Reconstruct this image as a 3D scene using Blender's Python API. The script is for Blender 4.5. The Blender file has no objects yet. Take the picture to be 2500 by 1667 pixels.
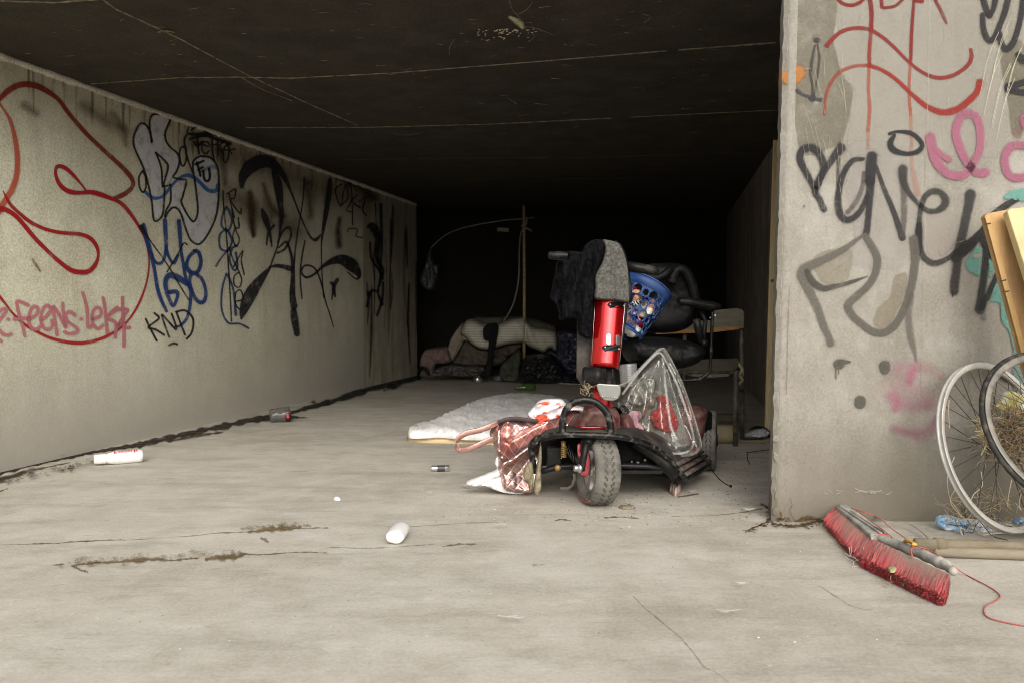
import bpy, bmesh, math, random
from mathutils import Vector, Matrix, noise
from mathutils.geometry import delaunay_2d_cdt
R = math.radians
sc = bpy.context.scene
COL = sc.collection

# ------------------------------------------------------------------ camera, sky, sun, exposure
CAMZ = 0.82; PITCH = R(2.386); FPX = 1944.0
cam = bpy.data.cameras.new("camera"); cam_o = bpy.data.objects.new("camera", cam); COL.objects.link(cam_o)
cam.sensor_width = 36; cam.lens = FPX / 2500 * 36
cam_o.location = (0, 0, CAMZ); cam_o.rotation_euler = (math.pi/2 - PITCH, 0, 0)
cam.clip_end = 500; cam.clip_start = 0.05
cam.dof.use_dof = True; cam.dof.focus_distance = 3.5; cam.dof.aperture_fstop = 5.0
sc.camera = cam_o
SUN_EL = R(33); SUN_AZ = R(9)          # azimuth measured from straight behind the camera, negative = left
sdir = Vector((math.sin(SUN_AZ)*math.cos(SUN_EL), -math.cos(SUN_AZ)*math.cos(SUN_EL), math.sin(SUN_EL)))
w = bpy.data.worlds.new("World"); sc.world = w; w.use_nodes = True
nt = w.node_tree; bg = nt.nodes["Background"]
sky = nt.nodes.new("ShaderNodeTexSky"); sky.sky_type = 'NISHITA'; sky.sun_disc = False
sky.sun_elevation = SUN_EL; sky.sun_rotation = math.atan2(sdir.x, sdir.y)
sky.air_density = 1.0; sky.dust_density = 6.0; sky.ozone_density = 1.0
hsv = nt.nodes.new("ShaderNodeHueSaturation"); hsv.inputs["Saturation"].default_value = 0.35
nt.links.new(sky.outputs[0], hsv.inputs["Color"]); nt.links.new(hsv.outputs[0], bg.inputs[0])
bg.inputs[1].default_value = 0.15
sun = bpy.data.lights.new("sun", 'SUN'); sun.energy = 1.5; sun.angle = R(82); sun.color = (1, .975, .94)
sun_o = bpy.data.objects.new("sun", sun); COL.objects.link(sun_o)
sun_o.rotation_euler = sdir.to_track_quat('Z', 'Y').to_euler(); sun_o.location = (-2, -6, 6)
sc.view_settings.view_transform = 'Standard'; sc.view_settings.look = 'None'
sc.view_settings.exposure = 0.23; sc.view_settings.gamma = 1.0
sc.render.engine = 'CYCLES'; sc.cycles.use_denoising = True
sc.cycles.filter_width = 1.0; sc.cycles.max_bounces = 10; sc.cycles.diffuse_bounces = 5; sc.cycles.transparent_max_bounces = 40
sc.cycles.transmission_bounces = 8; sc.cycles.sample_clamp_indirect = 8

# ------------------------------------------------------------------ photo pixel -> place
def ray(px, py):
    u = px - 1250; v = py - 833.5
    return Vector((u, FPX*math.cos(PITCH) - v*math.sin(PITCH), -FPX*math.sin(PITCH) - v*math.cos(PITCH)))
def q(px, py, Y):
    r = ray(px, py); t = Y / r.y
    return Vector((r.x*t, Y, CAMZ + r.z*t))
def onz(px, py, z=0.0):
    r = ray(px, py); t = (z - CAMZ) / r.z
    return Vector((r.x*t, r.y*t, z))
def onplane(px, py, p0, n):
    r = ray(px, py); t = (p0 - Vector((0, 0, CAMZ))).dot(n) / r.dot(n)
    return Vector((0, 0, CAMZ)) + r*t
CEIL = 2.085
LW0 = Vector((-2.5625, 3.954, 0)); LWD = Vector((.2370, .9715, 0)).normalized(); LWN = Vector((LWD.y, -LWD.x, 0))
PFY = 3.04
def onleft(px, py): return onplane(px, py, LW0, LWN)
def onfront(px, py): return q(px, py, PFY)
CROP = {'A': (0,100,3.92), 'B': (0,450,3.92), 'C': (500,350,3.92), 'D': (1900,0,3.92), 'E': (1900,300,3.92), 'F': (1900,600,3.92),
        'G': (300,250,2.6125), 'H': (700,400,3.135), 'I': (2200,500,3.92), 'J': (1300,550,5.2267), 'K': (1000,650,5.2267),
        'L': (1000,480,5.2267), 'M': (1980,1180,4.356), 'N': (2200,850,3.136), 'O': (1300,750,5.2267), 'P': (1250,950,5.2267),
        'Q': (1450,950,5.2267), 'S': (1500,650,5.2267), 'T': (1100,950,5.2275), 'U': (1650,950,3.92), 'V': (900,900,3.484), 'W': (0,950,2.94),
        'X': (0,0,1.0), 'Y': (0,0,.9408)}
def cv(c, pts):
    ox, oy, s = CROP[c]
    return [(p[0]/s + ox, p[1]/s + oy) for p in pts]

# ------------------------------------------------------------------ object helpers
def lin(c):
    return tuple(((x/255+.055)/1.055)**2.4 if x > 10 else x/255/12.92 for x in c)
def tag(o, label=None, cat=None, group=None, kind=None):
    if label: o['label'] = label
    if cat: o['category'] = cat
    if group: o['group'] = group
    if kind: o['kind'] = kind
    return o
def thing(name, label, cat, loc=(0,0,0), group=None):
    o = bpy.data.objects.new(name, None); COL.objects.link(o); o.location = loc; o.empty_display_size = .1
    return tag(o, label, cat, group)
def worldloc(o):
    v = Vector(o.location)
    while o.parent: o = o.parent; v += Vector(o.location)
    return v
def obj(name, bm, mat, parent=None, smooth=True, base=None, bev=None, sub=0, norm=True):
    """bm is in world coordinates; the object's origin goes to its parent's origin or to base"""
    if norm: bmesh.ops.recalc_face_normals(bm, faces=bm.faces[:])
    if parent: org = worldloc(parent)
    elif base is not None: org = Vector(base)
    else:
        xs = [v.co.x for v in bm.verts]; ys = [v.co.y for v in bm.verts]; zs = [v.co.z for v in bm.verts]
        org = Vector(((min(xs)+max(xs))/2, (min(ys)+max(ys))/2, min(zs)))
    for v in bm.verts: v.co -= org
    me = bpy.data.meshes.new(name); bm.to_mesh(me); bm.free()
    for m in (mat if isinstance(mat, (list, tuple)) else [mat]): me.materials.append(m)
    if smooth: me.polygons.foreach_set('use_smooth', [True]*len(me.polygons))
    o = bpy.data.objects.new(name, me); COL.objects.link(o)
    if parent: o.parent = parent
    else: o.location = org
    if bev:
        b = o.modifiers.new('bevel', 'BEVEL'); b.width = bev; b.segments = 3; b.limit_method = 'ANGLE'; b.angle_limit = R(40)
    if sub:
        s = o.modifiers.new('sub', 'SUBSURF'); s.levels = sub; s.render_levels = sub
    if smooth and bev is not None:
        try: me.set_sharp_from_angle(angle=R(40))
        except Exception: pass
    return o
def spline(pts, n=8, closed=False):
    """Catmull-Rom through tuples/Vectors of any length"""
    P = [tuple(p) for p in pts]; k = len(P)
    if k < 3 and not closed: 
        out = []
        for i in range(k-1):
            for j in range(n): t = j/n; out.append(tuple(a+(b-a)*t for a, b in zip(P[i], P[i+1])))
        out.append(P[-1]); return out
    out = []
    rng = range(k) if closed else range(k-1)
    for i in rng:
        p1 = P[i]; p2 = P[(i+1) % k]
        p0 = P[i-1] if (closed or i > 0) else p1
        p3 = P[(i+2) % k] if (closed or i < k-2) else p2
        for j in range(n):
            t = j/n; a = []
            for c0, c1, c2, c3 in zip(p0, p1, p2, p3):
                a.append(.5*((2*c1) + (-c0+c2)*t + (2*c0-5*c1+4*c2-c3)*t*t + (-c0+3*c1-3*c2+c3)*t*t*t))
            out.append(tuple(a))
    if not closed: out.append(P[-1])
    return out
def tube(bm, pts, r, seg=10, closed=False, caps=True, flat=None):
    """sweep a circle (or a flat oval: flat=(a,b,up)) along pts"""
    P = [Vector(p) for p in pts]; n = len(P)
    rr = r if isinstance(r, (list, tuple)) else [r]*n
    T = []
    for i in range(n):
        a = P[(i-1) % n] if (closed or i) else P[i]; b = P[(i+1) % n] if (closed or i < n-1) else P[i]
        d = b - a; T.append(d.normalized() if d.length > 1e-9 else Vector((0,0,1)))
    up = Vector((0,0,1)) if abs(T[0].z) < .9 else Vector((1,0,0))
    if flat: up = Vector(flat[2])
    N = (up - T[0]*up.dot(T[0])).normalized(); rings = []
    for i in range(n):
        if flat: N = (up - T[i]*up.dot(T[i])).normalized()
        else: N = (N - T[i]*N.dot(T[i])).normalized()
        B = T[i].cross(N); ring = []
        for j in range(seg):
            a = 2*math.pi*j/seg
            ca, sa = (math.cos(a)*flat[1], math.sin(a)*flat[0]) if flat else (math.cos(a), math.sin(a))
            ring.append(bm.verts.new(P[i] + (N*ca + B*sa)*rr[i]))
        rings.append(ring)
    m = n if closed else n-1
    for i in range(m):
        a = rings[i]; b = rings[(i+1) % n]
        for j in range(seg): bm.faces.new((a[j], a[(j+1) % seg], b[(j+1) % seg], b[j]))
    if caps and not closed:
        for ring, s, i in ((rings[0], -1, 0), (rings[-1], 1, -1)):
            c = bm.verts.new(P[i] + T[i]*s*rr[i]*.35*(flat[1] if flat else 1))
            for j in range(seg): bm.faces.new((ring[j], ring[(j+1) % seg], c))
    return bm
def box(bm, c, size, M=None):
    c = Vector(c); sx, sy, sz = [s/2 for s in size]; M = M or Matrix.Identity(3)
    vs = [bm.verts.new(c + M @ Vector((x*sx, y*sy, z*sz))) for x in (-1,1) for y in (-1,1) for z in (-1,1)]
    for f in ((0,1,3,2),(4,6,7,5),(0,4,5,1),(2,3,7,6),(0,2,6,4),(1,5,7,3)): bm.faces.new([vs[i] for i in f])
    return bm
def prism(bm, front, back):
    """closed solid between two rings of points"""
    a = [bm.verts.new(p) for p in front]; b = [bm.verts.new(p) for p in back]; n = len(a)
    bm.faces.new(a); bm.faces.new(b[::-1])
    for i in range(n): bm.faces.new((a[i], b[i], b[(i+1) % n], a[(i+1) % n]))
    return bm
def revolve(bm, o, axis, prof, seg=32, up=None, sq=(1,1)):
    """prof = (r, h) pairs; axis from o"""
    o = Vector(o); A = Vector(axis).normalized()
    U = Vector(up) if up else (Vector((0,0,1)) if abs(A.z) < .9 else Vector((1,0,0)))
    U = (U - A*U.dot(A)).normalized(); B = A.cross(U); rings = []
    for r, h in prof:
        if r < 1e-5: rings.append([bm.verts.new(o + A*h)]); continue
        rings.append([bm.verts.new(o + A*h + (U*math.cos(2*math.pi*j/seg)*sq[0] + B*math.sin(2*math.pi*j/seg)*sq[1])*r) for j in range(seg)])
    for a, b in zip(rings, rings[1:]):
        for j in range(seg):
            k = (j+1) % seg
            if len(a) == 1 and len(b) == 1: continue
            if len(a) == 1: bm.faces.new((a[0], b[j], b[k]))
            elif len(b) == 1: bm.faces.new((a[j], a[k], b[0]))
            else: bm.faces.new((a[j], a[k], b[k], b[j]))
    return bm
def nz(x, y, z=0.0): return noise.noise(Vector((x, y, z)))
def fbm(x, y, z=0.0, o=4): return noise.fractal(Vector((x, y, z)), .9, 2.1, o, noise_basis='PERLIN_ORIGINAL')
def cdt(outline, res, rnd):
    xs = [p[0] for p in outline]; ys = [p[1] for p in outline]; pts = [Vector(p) for p in outline]; n = len(pts)
    y = min(ys) + res/2; row = 0
    def inside(x, y):
        c = False; j = n-1
        for i in range(n):
            xi, yi = outline[i]; xj, yj = outline[j]
            if (yi > y) != (yj > y) and x < (xj-xi)*(y-yi)/(yj-yi+1e-12)+xi: c = not c
            j = i
        return c
    def edist(x, y):
        d = 1e9
        for i in range(n):
            ax, ay = outline[i]; bx, by = outline[(i+1) % n]; dx = bx-ax; dy = by-ay
            t = max(0, min(1, ((x-ax)*dx+(y-ay)*dy)/(dx*dx+dy*dy+1e-12)))
            d = min(d, math.hypot(x-ax-t*dx, y-ay-t*dy))
        return d
    while y < max(ys):
        x = min(xs) + (res/2 if row % 2 else 0)
        while x < max(xs):
            jx = x + rnd.uniform(-.2,.2)*res; jy = y + rnd.uniform(-.2,.2)*res
            if inside(jx, jy) and edist(jx, jy) > res*.45: pts.append(Vector((jx, jy)))
            x += res
        y += res*.87; row += 1
    vs, es, fs, ov, oe, of = delaunay_2d_cdt(pts, [(i, (i+1) % n) for i in range(n)], [list(range(n))], 1, 1e-5)
    ds = [edist(v[0], v[1]) for v in vs]
    return vs, fs, ds
def pillow(outline, M, d, thick, res=4, edge=10, amp=0.0, ns=(.05,.05), fold=None, back=.3, seed=1, sm=3, uvs=.01, flatback=False, power=.5):
    """an inflated / crumpled solid whose outline is drawn on a surface M (pixel -> place); d = outward direction"""
    rnd = random.Random(seed); d = Vector(d)
    ol = spline(outline, sm, True) if sm > 1 else [tuple(p) for p in outline]
    ol = [(float(a), float(b)) for a, b in ol]
    vs, fs, ds = cdt(ol, res, rnd)
    bm = bmesh.new(); uv = bm.loops.layers.uv.new('UVMap'); F = []; Bk = []
    for v, ed in zip(vs, ds):
        x, y = v[0], v[1]; e = min(1, ed/edge); h = thick*(1-(1-e)**2)**power
        base = M(x, y); k = e*e*(3-2*e)
        n = amp*(fbm(x*ns[0]+seed*7.1, y*ns[1]+seed*3.3, 0, 5) + .5*abs(nz(x*ns[0]*2.3+seed, y*ns[1]*2.3, 2.2)))*k
        if fold: n += fold(x, y)*k
        fv = bm.verts.new(base + d*(h+n)); F.append(fv)
        if ed < 1e-3: Bk.append(fv)
        else: Bk.append(bm.verts.new(base - d*(0.002*e if flatback else h*back)))
    for f in fs:
        try:
            fa = bm.faces.new([F[i] for i in f])
            for l, i in zip(fa.loops, f): l[uv].uv = (vs[i][0]*uvs, -vs[i][1]*uvs)
            fb = bm.faces.new([Bk[i] for i in reversed(f)])
            for l, i in zip(fb.loops, reversed(f)): l[uv].uv = (vs[i][0]*uvs, -vs[i][1]*uvs)
        except Exception: pass
    loose = [v for v in bm.verts if not v.link_faces]
    bmesh.ops.delete(bm, geom=loose, context='VERTS')
    return bm
TOCAM = (0, -1, 0); UP = (0, 0, 1)
def atY(Y):
    return (lambda x, y: q(x, y, Y)) if not callable(Y) else (lambda x, y: q(x, y, Y(x, y)))
def floor(x, y): return onz(x, y, 0.0)

# ------------------------------------------------------------------ materials
MATS = {}
def newmat(name):
    m = bpy.data.materials.new(name); m.use_nodes = True; n = m.node_tree
    return m, n, n.nodes["Principled BSDF"]
def ramp(n, src, stops):
    r = n.nodes.new("ShaderNodeValToRGB"); e = r.color_ramp.elements
    while len(e) < len(stops): e.new(.5)
    for el, (p, c) in zip(e, stops): el.position = p; el.color = (c, c, c, 1) if not isinstance(c, (tuple, list)) else tuple(c)+(1,)
    n.links.new(src, r.inputs[0]); return r.outputs[0]
def tex(n, kind='noise', scale=5, detail=6, rough=.6, vec=None, dist=0.0, stretch=None, coord='Object', **kw):
    co = n.nodes.new("ShaderNodeTexCoord"); mp = n.nodes.new("ShaderNodeMapping")
    n.links.new(co.outputs[coord], mp.inputs[0])
    if stretch: mp.inputs['Scale'].default_value = stretch
    if vec: mp.inputs['Location'].default_value = vec
    if kind == 'noise':
        t = n.nodes.new("ShaderNodeTexNoise"); t.inputs['Scale'].default_value = scale; t.inputs['Detail'].default_value = detail
        t.inputs['Roughness'].default_value = rough; t.inputs['Distortion'].default_value = dist; out = t.outputs[0]
    elif kind == 'voronoi':
        t = n.nodes.new("ShaderNodeTexVoronoi"); t.inputs['Scale'].default_value = scale; t.feature = kw.get('feature', 'F1'); out = t.outputs[0]
    elif kind == 'wave':
        t = n.nodes.new("ShaderNodeTexWave"); t.inputs['Scale'].default_value = scale; t.inputs['Distortion'].default_value = dist
        t.inputs['Detail'].default_value = detail; t.bands_direction = kw.get('dir', 'X'); out = t.outputs[0]
    n.links.new(mp.outputs[0], t.inputs[0]); return out
def mix(n, fac, a, b, mode='MIX'):
    m = n.nodes.new("ShaderNodeMix"); m.data_type = 'RGBA'; m.blend_type = mode
    for s, v in ((m.inputs[0], fac), (m.inputs[6], a), (m.inputs[7], b)):
        if isinstance(v, (int, float)): s.default_value = v
        elif isinstance(v, (tuple, list)): s.default_value = tuple(v)+(1,) if len(v) == 3 else v
        else: n.links.new(v, s)
    return m.outputs[2]
def mth(n, op, a, b=0.0, clamp=False):
    m = n.nodes.new("ShaderNodeMath"); m.operation = op; m.use_clamp = clamp
    for s, v in ((m.inputs[0], a), (m.inputs[1], b)):
        if isinstance(v, (int, float)): s.default_value = v
        else: n.links.new(v, s)
    return m.outputs[0]
def bump(n, bs, h, strength=.3, dist=.01, prev=None):
    b = n.nodes.new("ShaderNodeBump"); b.inputs['Strength'].default_value = strength; b.inputs['Distance'].default_value = dist
    n.links.new(h, b.inputs['Height'])
    if prev: n.links.new(prev, b.inputs['Normal'])
    n.links.new(b.outputs[0], bs.inputs['Normal']); return b.outputs[0]
def plain(name, col, rough=.6, metal=0.0, var=.25, scale=8, bumpy=.15, bdist=.004, dirt=None, dirtamt=.5, spec=None, coat=0, stretch=None, dscale=4, sheen=0):
    """worn surface: noise in tone, optional dust/dirt layer, fine bump"""
    if name in MATS: return MATS[name]
    m, n, b = newmat(name)
    t = tex(n, scale=scale, stretch=stretch)
    c = mix(n, ramp(n, t, [(.3, 0), (.7, 1)]), tuple(x*(1-var) for x in col), tuple(min(1, x*(1+var)) for x in col))
    r = None
    if dirt:
        t2 = tex(n, scale=dscale, detail=9, rough=.7, vec=(3,1,2)); f = ramp(n, t2, [(.55-.3*dirtamt, 0), (.85-.3*dirtamt, 1)])
        c = mix(n, f, c, dirt); r = mix(n, f, (rough,)*3, (.9,)*3)
    n.links.new(c, b.inputs['Base Color']); b.inputs['Roughness'].default_value = rough; b.inputs['Metallic'].default_value = metal
    if r: n.links.new(r, b.inputs['Roughness'])
    if spec is None and max(col) < .03: spec = .28
    if spec is not None: b.inputs['Specular IOR Level'].default_value = spec
    if coat: b.inputs['Coat Weight'].default_value = coat; b.inputs['Coat Roughness'].default_value = .08
    if sheen: b.inputs['Sheen Weight'].default_value = sheen
    if bumpy: bump(n, b, tex(n, scale=scale*6, detail=8), bumpy, bdist)
    MATS[name] = m; return m
def concrete(name, base, dark, light, streak=.35, grime=None, board=None, rough=.92, speck=True, vert=True, fm=.42):
    m, n, b = newmat(name)
    big = tex(n, scale=.9, detail=5, rough=.55)
    mid = tex(n, scale=5, detail=9, rough=.68, vec=(7,3,1))
    c = mix(n, ramp(n, big, [(.35, 0), (.65, 1)]), dark, base)
    c = mix(n, ramp(n, mid, [(.42, 0), (.75, 1)]), c, light)
    st = tex(n, scale=3, detail=8, rough=.7, stretch=(2.2,2.2,.22) if vert else (.5,2.5,1), vec=(1,9,4))
    c = mix(n, mth(n, 'MULTIPLY', ramp(n, st, [(.5, 0), (.72, 1)]), streak), c, tuple(x*.55 for x in dark))
    if grime:   # list of (colour, scale, low, high, amount, stretch)
        for i, (gc, gs, lo, hi, am, stx) in enumerate(grime):
            g = tex(n, scale=gs, detail=9, rough=.72, vec=(i*5+2, 4, i*3), stretch=stx)
            c = mix(n, mth(n, 'MULTIPLY', ramp(n, g, [(lo, 0), (hi, 1)]), am), c, gc)
    fine = tex(n, scale=90, detail=4, rough=.7)
    c = mix(n, fm, c, mix(n, ramp(n, fine, [(.35, 0), (.65, 1)]), tuple(x*.6 for x in dark), light))
    if speck:
        v = tex(n, 'voronoi', scale=34); pits = ramp(n, v, [(.02, 1), (.07, 0)])
        sel = ramp(n, tex(n, scale=2.4, vec=(2,2,2)), [(.5, 0), (.62, 1)])
        c = mix(n, mth(n, 'MULTIPLY', mth(n, 'MULTIPLY', pits, sel), .7), c, tuple(x*.3 for x in dark))
    n.links.new(c, b.inputs['Base Color']); b.inputs['Roughness'].default_value = rough; b.inputs['Specular IOR Level'].default_value = .25
    h = mth(n, 'ADD', mth(n, 'MULTIPLY', mid, .6), mth(n, 'MULTIPLY', fine, .25))
    bump(n, b, h, .6, .008)
    return m, n, b
# base colours
G = {}
m, n, b = concrete('floor_concrete', (.46,.425,.355), (.345,.315,.255), (.56,.525,.46), streak=.6, vert=False, fm=.22,
    grime=[((.27,.235,.18), .8, .5, .68, .5, (1,1.3,1)), ((.60,.57,.51), .7, .5, .64, .5, (.9,1.4,1)), ((.28,.245,.185), 3.2, .55, .68, .55, (.9,1.8,1)), ((.60,.58,.53), 5, .56, .68, .45, (.8,1.6,1)), ((.17,.14,.10), 16, .62, .76, .5, (.6,1.6,1)), ((.64,.61,.55), 11, .62, .72, .4, (.35,2,1))])
MATS['floor'] = m
m, n, b = concrete('wall_concrete', (.68,.655,.475), (.50,.47,.335), (.78,.765,.62), streak=.7, fm=.5,
    grime=[((.27,.20,.12), .9, .5, .72, .6, (1,1,.9)), ((.84,.83,.74), 1.6, .52, .72, .6, (1,1,.6)), ((.36,.33,.26), 5, .56, .7, .5, (1,1,.7)), ((.42,.38,.28), 2.6, .54, .66, .45, (.5,.5,1.6))])
# browner towards the top of this wall, greyer towards its foot
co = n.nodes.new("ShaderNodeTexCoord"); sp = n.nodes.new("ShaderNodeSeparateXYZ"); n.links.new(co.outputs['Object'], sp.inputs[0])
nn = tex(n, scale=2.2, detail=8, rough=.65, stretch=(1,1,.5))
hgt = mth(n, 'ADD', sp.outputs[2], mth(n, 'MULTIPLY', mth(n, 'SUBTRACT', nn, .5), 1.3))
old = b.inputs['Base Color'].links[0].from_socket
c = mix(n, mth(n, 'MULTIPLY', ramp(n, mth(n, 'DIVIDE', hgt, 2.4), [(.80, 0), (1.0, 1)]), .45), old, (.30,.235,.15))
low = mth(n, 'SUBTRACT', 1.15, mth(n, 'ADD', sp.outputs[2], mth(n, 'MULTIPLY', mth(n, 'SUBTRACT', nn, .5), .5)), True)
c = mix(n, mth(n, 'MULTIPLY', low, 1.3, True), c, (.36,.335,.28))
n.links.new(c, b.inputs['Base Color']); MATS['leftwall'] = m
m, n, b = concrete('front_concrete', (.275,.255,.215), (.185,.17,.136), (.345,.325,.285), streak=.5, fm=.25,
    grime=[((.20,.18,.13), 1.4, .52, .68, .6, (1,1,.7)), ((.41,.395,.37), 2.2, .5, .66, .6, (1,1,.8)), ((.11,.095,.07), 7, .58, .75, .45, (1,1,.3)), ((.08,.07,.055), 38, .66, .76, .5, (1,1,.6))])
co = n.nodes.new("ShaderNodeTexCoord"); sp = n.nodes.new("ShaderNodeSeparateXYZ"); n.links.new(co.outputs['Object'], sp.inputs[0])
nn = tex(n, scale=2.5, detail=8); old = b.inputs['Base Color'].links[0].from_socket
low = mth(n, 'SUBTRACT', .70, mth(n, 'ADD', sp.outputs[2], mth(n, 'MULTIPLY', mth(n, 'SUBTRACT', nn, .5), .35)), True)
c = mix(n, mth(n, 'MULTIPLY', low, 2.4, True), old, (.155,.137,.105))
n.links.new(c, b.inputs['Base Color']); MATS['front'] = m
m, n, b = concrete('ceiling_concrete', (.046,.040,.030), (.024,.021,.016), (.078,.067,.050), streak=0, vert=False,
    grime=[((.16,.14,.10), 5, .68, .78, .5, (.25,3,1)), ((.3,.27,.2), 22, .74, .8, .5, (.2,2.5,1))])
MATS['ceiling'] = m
m, n, b = concrete('inner_concrete', (.25,.215,.19), (.12,.10,.095), (.36,.32,.29), streak=.9,
    grime=[((.34,.30,.26), 4, .58, .7, .5, (2,2,.12)), ((.03,.026,.026), 3, .5, .6, .7, (2.5,2.5,.15))]); MATS['innerwall'] = m
m, n, b = concrete('back_concrete', (.02,.018,.014), (.012,.011,.009), (.028,.025,.02), streak=.4); MATS['backwall'] = m  # near-black base colour stands in for light falling off towards the tunnel end
m, n, b = concrete('panel_concrete', (.46,.42,.30), (.27,.245,.175), (.55,.50,.37), streak=.85,
    grime=[((.02,.018,.015), 5, .5, .66, .75, (2,2,.15))]); MATS['panel'] = m
m, n, b = concrete('ridge_mortar', (.75,.70,.58), (.3,.26,.19), (.90,.86,.75), streak=.3); MATS['ridge'] = m

# spray paint: colour attribute + distance-from-centre UV gives soft, speckled edges
m = bpy.data.materials.new('spray_paint'); m.use_nodes = True; n = m.node_tree; b = n.nodes["Principled BSDF"]
at = n.nodes.new("ShaderNodeVertexColor"); at.layer_name = 'col'
uvn = n.nodes.new("ShaderNodeUVMap"); uvn.uv_map = 'UVMap'; sp = n.nodes.new("ShaderNodeSeparateXYZ"); n.links.new(uvn.outputs[0], sp.inputs[0])
u2 = n.nodes.new("ShaderNodeUVMap"); u2.uv_map = 'soft'; s2 = n.nodes.new("ShaderNodeSeparateXYZ"); n.links.new(u2.outputs[0], s2.inputs[0])
r = mth(n, 'SQRT', mth(n, 'ADD', mth(n, 'MULTIPLY', sp.outputs[0], sp.outputs[0]), mth(n, 'MULTIPLY', sp.outputs[1], sp.outputs[1])))
grain = tex(n, scale=160, detail=3, rough=.8); worn = tex(n, scale=14, detail=8, rough=.75)
e = mth(n, 'DIVIDE', mth(n, 'SUBTRACT', 1.0, r), s2.outputs[0])
e = mth(n, 'ADD', e, mth(n, 'MULTIPLY', mth(n, 'SUBTRACT', grain, .5), mth(n, 'DIVIDE', 1.0, mth(n, 'ADD', 1.0, mth(n, 'MULTIPLY', s2.outputs[0], 2.0)))), True)
edge = mth(n, 'MULTIPLY', mth(n, 'MULTIPLY', e, e), mth(n, 'SUBTRACT', 3.0, mth(n, 'MULTIPLY', e, 2.0)))
wf = ramp(n, worn, [(.28, .35), (.5, 1)])
al = mth(n, 'MULTIPLY', mth(n, 'MULTIPLY', edge, at.outputs['Alpha']), mth(n, 'MULTIPLY', wf, ramp(n, grain, [(.3, .72), (.55, 1)])), True)
al = mth(n, 'MULTIPLY', al, mth(n, 'LESS_THAN', r, .999))
n.links.new(at.outputs['Color'], b.inputs['Base Color']); b.inputs['Roughness'].default_value = .75; n.links.new(al, b.inputs['Alpha'])
b.inputs['Specular IOR Level'].default_value = .3
MATS['spray'] = m
m2_ = m.copy(); m2_.name = 'soil'; MATS['soil'] = m2_; n2_ = m2_.node_tree
for nd in n2_.nodes:
    if nd.type == 'TEX_NOISE' and abs(nd.inputs['Scale'].default_value-160) < 1: nd.inputs['Scale'].default_value = 26; nd.inputs['Detail'].default_value = 10; nd.inputs['Roughness'].default_value = .85; GR_ = nd
for nd in n2_.nodes:
    if nd.type == 'MATH' and nd.operation == 'DIVIDE' and not nd.inputs[0].links: nd.inputs[0].default_value = 5.5
n2_.nodes['Principled BSDF'].inputs['Roughness'].default_value = .95

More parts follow.
